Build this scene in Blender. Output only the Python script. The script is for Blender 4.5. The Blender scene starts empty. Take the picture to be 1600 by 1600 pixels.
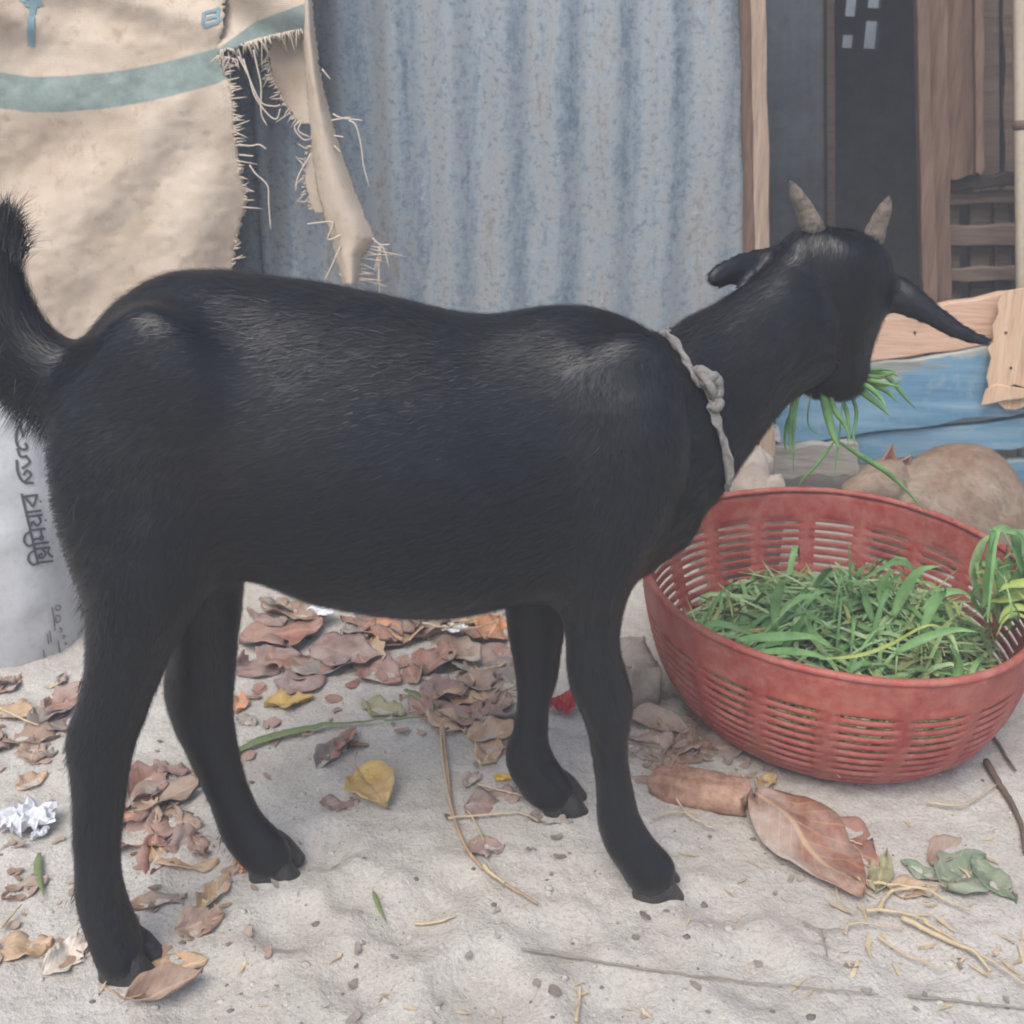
import bpy, math, random
import numpy as np
from mathutils import Vector, Matrix, kdtree
from mathutils.bvhtree import BVHTree

R = math.radians
random.seed(7)
rng = np.random.default_rng(7)
scene = bpy.context.scene
col = scene.collection

# ------------------------------------------------------------------ camera
CAM_H, PITCH, ROLL, FPX, PY0 = 0.70, 13.0, 1.5, 1600.0, 533.0
cam_data = bpy.data.cameras.new('camera')
cam_data.sensor_width = 36.0
cam_data.lens = 36.0
cam_data.shift_y = -(800.0 - PY0) / 1600.0
cam_data.clip_start = 0.02
cam_data.clip_end = 2000.0
cam = bpy.data.objects.new('camera', cam_data)
CAMROT = Matrix.Rotation(R(90 - PITCH), 4, 'X') @ Matrix.Rotation(R(ROLL), 4, 'Z')
cam.matrix_world = Matrix.Translation((0, 0, CAM_H)) @ CAMROT
col.objects.link(cam)
scene.camera = cam
cam_data.dof.use_dof = True
cam_data.dof.focus_distance = 0.90
cam_data.dof.aperture_fstop = 13.0

# ------------------------------------------------------------------ light
world = bpy.data.worlds.new('World')
scene.world = world
world.use_nodes = True
wn = world.node_tree.nodes
sky = wn.new('ShaderNodeTexSky')
sky.sky_type = 'NISHITA'
sky.sun_disc = False
SUN_EL, SUN_AZ = 55.0, 205.0
sky.sun_elevation = R(SUN_EL)
sky.sun_rotation = R(SUN_AZ)
sky.air_density = 1.0
sky.dust_density = 2.2
sky.ozone_density = 1.0
wn['Background'].inputs[1].default_value = 0.11
world.node_tree.links.new(sky.outputs[0], wn['Background'].inputs[0])
sun_data = bpy.data.lights.new('sun', 'SUN')
sun_data.energy = 1.4
sun_data.angle = R(35)
sun_data.color = (1.0, 0.96, 0.92)
sun = bpy.data.objects.new('sun', sun_data)
az, el = R(SUN_AZ), R(SUN_EL)
sdir = Vector((math.sin(az) * math.cos(el), math.cos(az) * math.cos(el), math.sin(el)))
sun.rotation_euler = sdir.to_track_quat('Z', 'Y').to_euler()
sun.location = (0, -2, 4)
col.objects.link(sun)
scene.view_settings.view_transform = 'Standard'
scene.view_settings.look = 'None'
scene.view_settings.gamma = 1.0
scene.cycles.max_bounces = 6
scene.cycles.filter_width = 1.9
scene.cycles.diffuse_bounces = 3
scene.cycles.glossy_bounces = 2
scene.view_settings.exposure = 1.1

# ------------------------------------------------------------------ pixel helpers
CR = np.array(CAMROT.to_3x3())
def ray(px, py):
    d = CR @ np.array([(px - 800.0) / FPX, -(py - PY0) / FPX, -1.0])
    return d
def at(px, py, Y):
    d = ray(px, py); t = Y / d[1]
    return np.array([d[0] * t, Y, CAM_H + d[2] * t])
def gpt(px, py, z=0.0):
    d = ray(px, py); t = (z - CAM_H) / d[2]
    return np.array([d[0] * t, d[1] * t, z])

# ------------------------------------------------------------------ noise
def _hash(ix, iy, s):
    h = (ix * 374761393 + iy * 668265263 + s * 974634777) & 0x7fffffff
    h = ((h ^ (h >> 13)) * 1274126177) & 0x7fffffff
    return ((h ^ (h >> 16)) & 0xffff) / 65535.0
def vnoise(x, y, s=0):
    x = np.asarray(x, float); y = np.asarray(y, float)
    ix = np.floor(x).astype(np.int64); iy = np.floor(y).astype(np.int64)
    fx = x - ix; fy = y - iy
    fx = fx * fx * (3 - 2 * fx); fy = fy * fy * (3 - 2 * fy)
    a = _hash(ix, iy, s); b = _hash(ix + 1, iy, s); c = _hash(ix, iy + 1, s); d = _hash(ix + 1, iy + 1, s)
    return (a + (b - a) * fx) * (1 - fy) + (c + (d - c) * fx) * fy - 0.5
PRINTS = [(*gpt(px, py)[:2], r, dd) for px, py, r, dd in [
    (500, 1330, .035, .012), (640, 1450, .04, .011), (870, 1480, .035, .010), (1180, 1520, .04, .009), (330, 1560, .04, .010),
    (760, 1560, .045, .012), (560, 1530, .03, .009), (1120, 1420, .03, .009), (600, 1180, .05, .010), (450, 1450, .03, .009),
    (950, 1560, .035, .010), (1420, 1500, .035, .008), (300, 1360, .03, .009), (100, 1250, .05, .010), (700, 1390, .03, .008), (560, 1400, .028, .009)]]
def gz(x, y):
    x = np.asarray(x, float); y = np.asarray(y, float)
    z = 0.014 * vnoise(x * 3.1, y * 3.1, 1) + 0.005 * vnoise(x * 9, y * 9, 2) + 0.0032 * vnoise(x * 24, y * 24, 3)
    z = z + 0.0032 * vnoise(x * 70, y * 70, 4) + 0.0022 * vnoise(x * 170, y * 170, 5)
    for (cx, cy, r, dd) in PRINTS:
        q = ((x - cx) ** 2 + (y - cy) ** 2) / (r * r)
        z = z - .6 * dd * np.exp(-q * 1.6) + dd * 0.33 * np.exp(-(np.sqrt(q) - 1.25) ** 2 * 7)
    rise = np.clip((y - 1.20) / .28, 0, 1); rise = rise * rise * (3 - 2 * rise) * np.clip((.22 - x) / .2, 0, 1)
    return z - 0.004 + .045 * rise
def gp(px, py, off=0.0):
    p = gpt(px, py, 0.0)
    for _ in range(3):
        p = gpt(px, py, float(gz(p[0], p[1])) + off)
    return p

# ------------------------------------------------------------------ mesh helpers
class MB:
    def __init__(s): s.v = []; s.f = []; s.uv = []
    def add(s, verts, faces, uvs=None):
        o = len(s.v)
        s.v.extend([tuple(map(float, p)) for p in verts])
        s.f.extend([tuple(i + o for i in f) for f in faces])
        s.uv.extend(uvs if uvs is not None else [(0.0, 0.0)] * len(verts))
        return s
    def box(s, lo, hi):
        x0, y0, z0 = lo; x1, y1, z1 = hi
        v = [(x0,y0,z0),(x1,y0,z0),(x1,y1,z0),(x0,y1,z0),(x0,y0,z1),(x1,y0,z1),(x1,y1,z1),(x0,y1,z1)]
        f = [(0,3,2,1),(4,5,6,7),(0,1,5,4),(1,2,6,5),(2,3,7,6),(3,0,4,7)]
        return s.add(v, f)
    def loft(s, rings, cap=True):
        rings = [np.asarray(r, float) for r in rings]
        n = len(rings[0]); v = []; f = []; uv = []
        for i, r in enumerate(rings):
            for j, p in enumerate(r):
                v.append(p); uv.append((j / n, i / max(1, len(rings) - 1)))
        for i in range(len(rings) - 1):
            for j in range(n):
                a = i * n + j; b = i * n + (j + 1) % n
                f.append((a, b, b + n, a + n))
        if cap:
            for k, i in ((0, 0), (1, len(rings) - 1)):
                c = len(v); v.append(rings[i].mean(0)); uv.append((.5, i / max(1, len(rings) - 1)))
                for j in range(n):
                    a = i * n + j; b = i * n + (j + 1) % n
                    f.append((b, a, c) if k == 0 else (a, b, c))
        return s.add(v, f, uv)
    def tube(s, pts, rad, n=6):
        pts = [np.asarray(p, float) for p in pts]
        if not hasattr(rad, '__len__'): rad = [rad] * len(pts)
        rings = []; prev = None
        for i, p in enumerate(pts):
            t = pts[min(i + 1, len(pts) - 1)] - pts[max(i - 1, 0)]
            t = t / (np.linalg.norm(t) + 1e-12)
            if prev is None:
                a = np.array([0, 0, 1.0]) if abs(t[2]) < .9 else np.array([1.0, 0, 0])
            else: a = prev
            u = a - t * np.dot(a, t); u /= np.linalg.norm(u) + 1e-12
            w = np.cross(t, u); prev = u
            rings.append([p + rad[i] * (math.cos(2*math.pi*k/n) * u + math.sin(2*math.pi*k/n) * w) for k in range(n)])
        return s.loft(rings)
    def strip(s, pts, wid, side):
        """flat ribbon: pts, half widths, side vectors"""
        v = []; uv = []; m = len(pts)
        for i, p in enumerate(pts):
            p = np.asarray(p, float); q = np.asarray(side[i] if isinstance(side, list) else side, float) * wid[i]
            v += [p - q, p + q]; uv += [(i / (m - 1), 0), (i / (m - 1), 1)]
        f = [(2*i, 2*i+1, 2*i+3, 2*i+2) for i in range(m - 1)]
        return s.add(v, f, uv)
    def mesh(s, name, mat, smooth=True):
        me = bpy.data.meshes.new(name)
        me.from_pydata(s.v, [], s.f)
        ul = me.uv_layers.new(name='UVMap')
        idx = np.zeros(len(me.loops), int); me.loops.foreach_get('vertex_index', idx)
        uv = np.array(s.uv, float)
        ul.data.foreach_set('uv', uv[idx].ravel())
        if smooth: me.polygons.foreach_set('use_smooth', [True] * len(me.polygons))
        if mat: me.materials.append(mat)
        me.update()
        return me
    def obj(s, name, mat, parent=None, smooth=True):
        o = bpy.data.objects.new(name, s.mesh(name, mat, smooth))
        col.objects.link(o)
        if parent is not None: par(o, parent)
        return o
def par(o, p):
    o.parent = p
    o.matrix_parent_inverse = PW[p.name].inverted() if p.name in PW else Matrix.Identity(4)
PW = {}
def tag(o, label=None, cat=None, group=None, kind=None):
    if label: o['label'] = label
    if cat: o['category'] = cat
    if group: o['group'] = group
    if kind: o['kind'] = kind
    return o
def empty(name, loc, label, cat, group=None):
    o = bpy.data.objects.new(name, None)
    o.empty_display_size = 0.05
    o.location = Vector([float(c) for c in loc]); col.objects.link(o)
    PW[o.name] = Matrix.Translation(o.location)
    return tag(o, label, cat, group)
def solid(o, t, off=0.0):
    m = o.modifiers.new('thickness', 'SOLIDIFY'); m.thickness = t; m.offset = off
    return o
def bevel(o, w, seg=2):
    m = o.modifiers.new('bevel', 'BEVEL'); m.width = w; m.segments = seg; m.limit_method = 'ANGLE'
    return o
def bake(o):
    """replace the object's mesh with its evaluated mesh"""
    dg = bpy.context.evaluated_depsgraph_get(); dg.update()
    me = bpy.data.meshes.new_from_object(o.evaluated_get(dg))
    o.modifiers.clear(); o.data = me
    return o
def spline(pts, n):
    """Catmull-Rom through pts"""
    P = [np.asarray(p, float) for p in pts]
    P = [2 * P[0] - P[1]] + P + [2 * P[-1] - P[-2]]
    out = []
    m = len(P) - 3
    for k in range(n):
        t = k / (n - 1) * m; i = min(int(t), m - 1); u = t - i
        a, b, c, d = P[i], P[i+1], P[i+2], P[i+3]
        out.append(.5 * (2*b + (c - a)*u + (2*a - 5*b + 4*c - d)*u*u + (-a + 3*b - 3*c + d)*u**3))
    return out
def unit(v):
    v = np.asarray(v, float); return v / (np.linalg.norm(v) + 1e-12)

# ------------------------------------------------------------------ materials
def srgb(r, g, b):
    f = lambda c: (c/255/12.92) if c/255 <= .04045 else ((c/255 + .055)/1.055) ** 2.4
    return (f(r), f(g), f(b), 1.0)
class NT:
    def __init__(s, name, rough=.8, spec=.3):
        s.m = bpy.data.materials.new(name); s.m.use_nodes = True
        s.t = s.m.node_tree; s.b = s.t.nodes['Principled BSDF']
        s.b.inputs['Roughness'].default_value = rough
        s.b.inputs['Specular IOR Level'].default_value = spec
    def n(s, t, **k):
        o = s.t.nodes.new(t)
        for a, v in k.items(): setattr(o, a, v)
        return o
    def l(s, a, b): s.t.links.new(a, b)
    def coord(s, kind='Object', scale=(1, 1, 1), rot=(0, 0, 0)):
        c = s.n('ShaderNodeTexCoord'); m = s.n('ShaderNodeMapping')
        m.inputs['Scale'].default_value = scale; m.inputs['Rotation'].default_value = rot
        s.l(c.outputs[kind], m.inputs[0]); return m.outputs[0]
    def noise(s, vec, scale, detail=4, rough=.55, dist=0):
        o = s.n('ShaderNodeTexNoise'); o.inputs['Scale'].default_value = scale
        o.inputs['Detail'].default_value = detail; o.inputs['Roughness'].default_value = rough
        o.inputs['Distortion'].default_value = dist
        if vec is not None: s.l(vec, o.inputs['Vector'])
        return o.outputs['Fac']
    def ramp(s, fac, stops):
        o = s.n('ShaderNodeValToRGB'); e = o.color_ramp.elements
        while len(e) < len(stops): e.new(.5)
        for i, (p, c) in enumerate(stops):
            e[i].position = p; e[i].color = c if hasattr(c, '__len__') else (c, c, c, 1)
        s.l(fac, o.inputs[0]); return o.outputs[0]
    def mix(s, fac, a, b, mode='MIX'):
        o = s.n('ShaderNodeMix', data_type='RGBA', blend_type=mode)
        for sock, v in ((o.inputs[0], fac), (o.inputs[6], a), (o.inputs[7], b)):
            if hasattr(v, 'is_linked'): s.l(v, sock)
            else: sock.default_value = v
        return o.outputs[2]
    def math(s, op, a, b=0.0, c=None):
        o = s.n('ShaderNodeMath', operation=op)
        for i, v in enumerate((a, b) if c is None else (a, b, c)):
            if hasattr(v, 'is_linked'): s.l(v, o.inputs[i])
            else: o.inputs[i].default_value = v
        return o.outputs[0]
    def base(s, c):
        if hasattr(c, 'is_linked'): s.l(c, s.b.inputs['Base Color'])
        else: s.b.inputs['Base Color'].default_value = c
    def bump(s, h, strength=.4, dist=.002):
        o = s.n('ShaderNodeBump'); o.inputs['Strength'].default_value = strength; o.inputs['Distance'].default_value = dist
        s.l(h, o.inputs['Height']); s.l(o.outputs[0], s.b.inputs['Normal'])

def m_sand():
    m = NT('dry_sand', .95, .15); v = m.coord('Object')
    big = m.noise(v, 3.2, 5, .6); mid = m.noise(v, 17, 5, .65); fine = m.noise(v, 260, 3, .7)
    c = m.ramp(big, [(.3, srgb(178, 171, 159)), (.55, srgb(193, 188, 178)), (.75, srgb(204, 200, 192))])
    c = m.mix(m.ramp(mid, [(.30, .45), (.5, 0.0)]), c, srgb(160, 151, 140))
    c = m.mix(m.ramp(fine, [(.35, .5), (.52, 0.0)]), c, srgb(150, 142, 133))
    sp = m.n('ShaderNodeTexVoronoi'); sp.inputs['Scale'].default_value = 210; m.l(v, sp.inputs['Vector'])
    c = m.mix(m.ramp(sp.outputs['Distance'], [(.06, .8), (.13, 0.0)]), c, srgb(230, 228, 222))
    sp2 = m.n('ShaderNodeTexVoronoi'); sp2.inputs['Scale'].default_value = 75; m.l(v, sp2.inputs['Vector'])
    c = m.mix(m.ramp(sp2.outputs['Distance'], [(.05, .7), (.10, 0.0)]), c, srgb(96, 88, 80))
    m.base(c)
    h = m.math('ADD', fine, m.math('MULTIPLY', m.noise(v, 90, 4, .7), 2.0))
    m.bump(h, .55, .003); return m.m
def m_tin(name, seed):
    m = NT(name, .62, .4); v = m.coord('Object', (1, 1, 1)); v2 = m.coord('Object', (1, 1, .12))
    a = m.noise(v, 64 + seed, 5, .78, .8); b = m.noise(v2, 30, 5, .75, .8); c_ = m.noise(v, 120, 3, .6); big = m.noise(v2, 5.5, 3)
    uvn = m.n('ShaderNodeTexCoord'); sx = m.n('ShaderNodeSeparateXYZ'); m.l(uvn.outputs['UV'], sx.inputs[0])
    rid = m.math('SINE', m.math('MULTIPLY', sx.outputs[0], 2 * math.pi))
    k = m.math('ADD', m.math('MULTIPLY', rid, -.05), m.math('ADD', m.math('MULTIPLY', a, .65), m.math('MULTIPLY', b, .75)))
    c = m.ramp(k, [(.46, srgb(88, 101, 111)), (.56, srgb(118, 131, 140)), (.68, srgb(144, 153, 157)), (.80, srgb(152, 154, 152)), (.92, srgb(132, 130, 125))])
    c = m.mix(m.ramp(c_, [(.30, .6), (.46, 0.0)]), c, srgb(92, 98, 106))
    c = m.mix(m.ramp(c_, [(.64, 0.0), (.72, .55)]), c, srgb(172, 180, 188))
    c = m.mix(m.ramp(big, [(.56, 0.0), (.75, .18)]), c, srgb(140, 132, 126))
    sp = m.n('ShaderNodeTexVoronoi'); sp.inputs['Scale'].default_value = 60; m.l(v, sp.inputs['Vector'])
    c = m.mix(m.ramp(sp.outputs['Distance'], [(.02, .6), (.05, 0.0)]), c, srgb(195, 202, 206))
    m.base(c); m.b.inputs['Metallic'].default_value = .25
    m.l(m.ramp(a, [(.3, .75), (.7, .5)]), m.b.inputs['Roughness'])
    m.bump(m.math('ADD', a, m.math('MULTIPLY', c_, .5)), .35, .0015); return m.m
def m_wood(name, c1, c2, c3, axis='X', scale=1.0, rough=.8):
    m = NT(name, rough, .25)
    sc = {'X': (1.2, 14, 14), 'Z': (14, 14, 1.2)}[axis]
    v = m.coord('Object', tuple(k * scale for k in sc)); vo = m.coord('Object')
    g = m.noise(v, 3.0, 6, .65, 1.2); f = m.noise(v, 14, 3, .6); d = m.noise(vo, 14, 5, .7)
    c = m.ramp(g, [(.3, c1), (.5, c2), (.72, c3)])
    c = m.mix(m.ramp(f, [(.3, .45), (.5, 0.0)]), c, tuple(x * .55 for x in c1[:3]) + (1,))
    c = m.mix(m.ramp(d, [(.55, 0.0), (.8, .4)]), c, tuple(x * .7 for x in c1[:3]) + (1,))
    m.base(c); m.bump(m.math('ADD', g, f), .5, .002); return m.m
def m_painted(name, xoff=0.0, worn=.5):
    """old blue paint worn off weathered grey-green wood"""
    m = NT(name, .7, .3); v = m.coord('Object', (1.2, 14, 14)); vo = m.coord('Object', (5, 1, 16)); v3 = m.coord('Object')
    g = m.noise(v, 3, 6, .65, 1.0)
    wood = m.ramp(g, [(.3, srgb(120, 125, 118)), (.6, srgb(168, 168, 158)), (.8, srgb(186, 183, 172))])
    blue = m.ramp(m.noise(v, 2.0, 5, .7), [(.3, srgb(74, 112, 136)), (.5, srgb(102, 142, 164)), (.7, srgb(140, 168, 182))])
    uvn = m.n('ShaderNodeTexCoord'); sx = m.n('ShaderNodeSeparateXYZ'); m.l(uvn.outputs['UV'], sx.inputs[0])
    edge = m.math('ADD', m.math('MULTIPLY', m.noise(vo, 1.4, 5, .7), .9), m.math('MULTIPLY', sx.outputs[1], -1.0))
    edge = m.math('ADD', edge, m.math('MULTIPLY', sx.outputs[0], xoff)); edge = m.math('MULTIPLY', m.math('ADD', edge, 1.5), .3)
    c = m.mix(m.ramp(edge, [((worn + 1.5) * .3 - .006, 0.0), ((worn + 1.5) * .3 + .009, 1.0)]), wood, blue)
    c = m.mix(m.ramp(m.noise(v3, 40, 4, .7), [(.54, 0.0), (.72, .6)]), c, srgb(152, 163, 166))
    m.base(c); m.bump(m.math('ADD', g, edge), .5, .0015); return m.m
def m_burlap():
    m = NT('jute_burlap', .92, .12)
    uvn = m.n('ShaderNodeTexCoord'); sx = m.n('ShaderNodeSeparateXYZ'); m.l(uvn.outputs['UV'], sx.inputs[0])
    v = m.coord('Object'); big = m.noise(v, 9, 5, .65); mid = m.noise(v, 40, 4, .7)
    c = m.ramp(big, [(.3, srgb(188, 169, 147)), (.52, srgb(203, 186, 165)), (.72, srgb(213, 199, 180))])
    c = m.mix(m.ramp(mid, [(.28, .5), (.45, 0.0)]), c, srgb(150, 128, 108))
    st = m.noise(v, 130, 2, .5)
    s_ = m.math('ABSOLUTE', m.math('ADD', sx.outputs[1], m.math('MULTIPLY', m.math('SUBTRACT', mid, .5), .04)))
    blue = m.ramp(mid, [(.3, srgb(110, 134, 132)), (.7, srgb(142, 162, 156))])
    c = m.mix(m.ramp(s_, [(.235, .9), (.262, 0.0)]), c, blue)
    w1 = m.n('ShaderNodeTexWave'); w1.inputs['Scale'].default_value = 130; w1.bands_direction = 'X'; w1.inputs['Distortion'].default_value = 1.5; m.l(v, w1.inputs['Vector'])
    w2 = m.n('ShaderNodeTexWave'); w2.inputs['Scale'].default_value = 130; w2.bands_direction = 'Z'; w2.inputs['Distortion'].default_value = 1.5; m.l(v, w2.inputs['Vector'])
    wv = m.math('MULTIPLY', w1.outputs['Fac'], w2.outputs['Fac'])
    c = m.mix(m.math('MULTIPLY', m.math('SUBTRACT', 1.0, wv), .12), c, srgb(140, 116, 94))
    m.base(c); m.bump(m.math('ADD', wv, m.math('MULTIPLY', mid, 1.5)), .5, .0012); return m.m
def m_plain(name, c, rough=.8, spec=.3, var=.25, scale=30, bump=.3, c2=None):
    m = NT(name, rough, spec); v = m.coord('Object')
    n = m.noise(v, scale, 5, .65); n2 = m.noise(v, scale * 5, 3, .6)
    d = tuple(x * (1 - var) for x in c[:3]) + (1,)
    k = m.ramp(n, [(.3, d), (.7, c2 if c2 else c)])
    k = m.mix(m.ramp(n2, [(.3, .35), (.5, 0.0)]), k, tuple(x * .7 for x in d[:3]) + (1,))
    m.base(k)
    if bump: m.bump(m.math('ADD', n, n2), bump, .0015)
    return m.m
def m_plastic():
    m = NT('red_plastic', .5, .4); v = m.coord('Object')
    n = m.noise(v, 7, 5, .7); f = m.noise(v, 70, 4, .7)
    c = m.ramp(n, [(.3, srgb(142, 55, 47)), (.6, srgb(160, 68, 58)), (.8, srgb(168, 82, 70))])
    geo = m.n('ShaderNodeNewGeometry'); sx = m.n('ShaderNodeSeparateXYZ'); m.l(geo.outputs['Normal'], sx.inputs[0])
    d = m.ramp(f, [(.42, 0.0), (.70, .8)])
    d2 = m.ramp(m.noise(v, 16, 5, .75), [(.40, 0.0), (.70, .7)])
    c = m.mix(m.math('MULTIPLY', m.math('ADD', d, d2), .55), c, srgb(182, 130, 112))
    m.base(c); m.l(m.ramp(f, [(.3, .38), (.7, .75)]), m.b.inputs['Roughness']); m.bump(f, .2, .001); return m.m
def m_fur(name='black_goat_fur'):
    m = NT(name, .42, .42); v = m.coord('Object'); vs = m.coord('Object', (1, 1, 1))
    n = m.noise(v, 5, 4, .6); f = m.noise(m.coord('Object', (14, 60, 60)), 6, 3, .6)
    c = m.ramp(n, [(.32, (.0045, .0055, .008, 1)), (.6, (.0065, .007, .009, 1)), (.8, (.016, .012, .009, 1))])
    m.base(c)
    m.b.inputs['Sheen Weight'].default_value = .02
    m.b.inputs['Sheen Roughness'].default_value = .45
    m.b.inputs['Sheen Tint'].default_value = (.65, .75, 1, 1)
    m.l(m.ramp(n, [(.3, .34), (.7, .50)]), m.b.inputs['Roughness'])
    return m.m
def m_leaf(name, c1, c2, rib, dust=.3, rough=.7):
    m = NT(name, rough, .3); v = m.coord('Object')
    uvn = m.n('ShaderNodeTexCoord'); sx = m.n('ShaderNodeSeparateXYZ'); m.l(uvn.outputs['UV'], sx.inputs[0])
    info = m.n('ShaderNodeObjectInfo')
    off = m.n('ShaderNodeVectorMath', operation='ADD'); m.l(v, off.inputs[0]); m.l(info.outputs['Location'], off.inputs[1])
    n = m.noise(off.outputs[0], 24, 5, .65); n2 = m.noise(off.outputs[0], 110, 3, .6)
    c = m.ramp(n, [(.28, c1), (.72, c2)])
    c = m.mix(m.ramp(n2, [(.3, .45), (.46, 0.0)]), c, tuple(x * .45 for x in c1[:3]) + (1,))
    av = m.math('ABSOLUTE', m.math('SUBTRACT', sx.outputs[1], .5))
    vein = m.math('SINE', m.math('MULTIPLY', m.math('SUBTRACT', m.math('MULTIPLY', sx.outputs[0], 9.0), m.math('MULTIPLY', av, 5.0)), 6.283))
    c = m.mix(m.math('MULTIPLY', m.ramp(vein, [(.9, 0.0), (1.0, 1.0)]), .45), c, rib)
    c = m.mix(m.ramp(av, [(.02, .8), (.045, 0.0)]), c, rib)
    c = m.mix(m.math('MULTIPLY', m.ramp(m.noise(off.outputs[0], 13, 5, .7), [(.36, 0.0), (.66, 1.0)]), min(1.0, dust * 1.5)), c, srgb(186, 176, 163))
    m.base(c); m.bump(m.math('ADD', n2, m.math('MULTIPLY', vein, .15)), .4, .001); return m.m
def m_grass(name, c1, c2, rough=.5):
    m = NT(name, rough, .35)
    geo = m.n('ShaderNodeNewGeometry')
    c = m.ramp(geo.outputs['Random Per Island'], [(0.0, c1), (.75, c2), (.93, srgb(150, 158, 92)), (1.0, srgb(176, 164, 118))])
    n = m.noise(m.coord('Object'), 60, 3)
    c = m.mix(m.ramp(n, [(.35, .4), (.6, 0.0)]), c, tuple(x * .5 for x in c1[:3]) + (1,))
    m.base(c)
    m.b.inputs['Subsurface Weight'].default_value = 0.0
    return m.m

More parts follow.
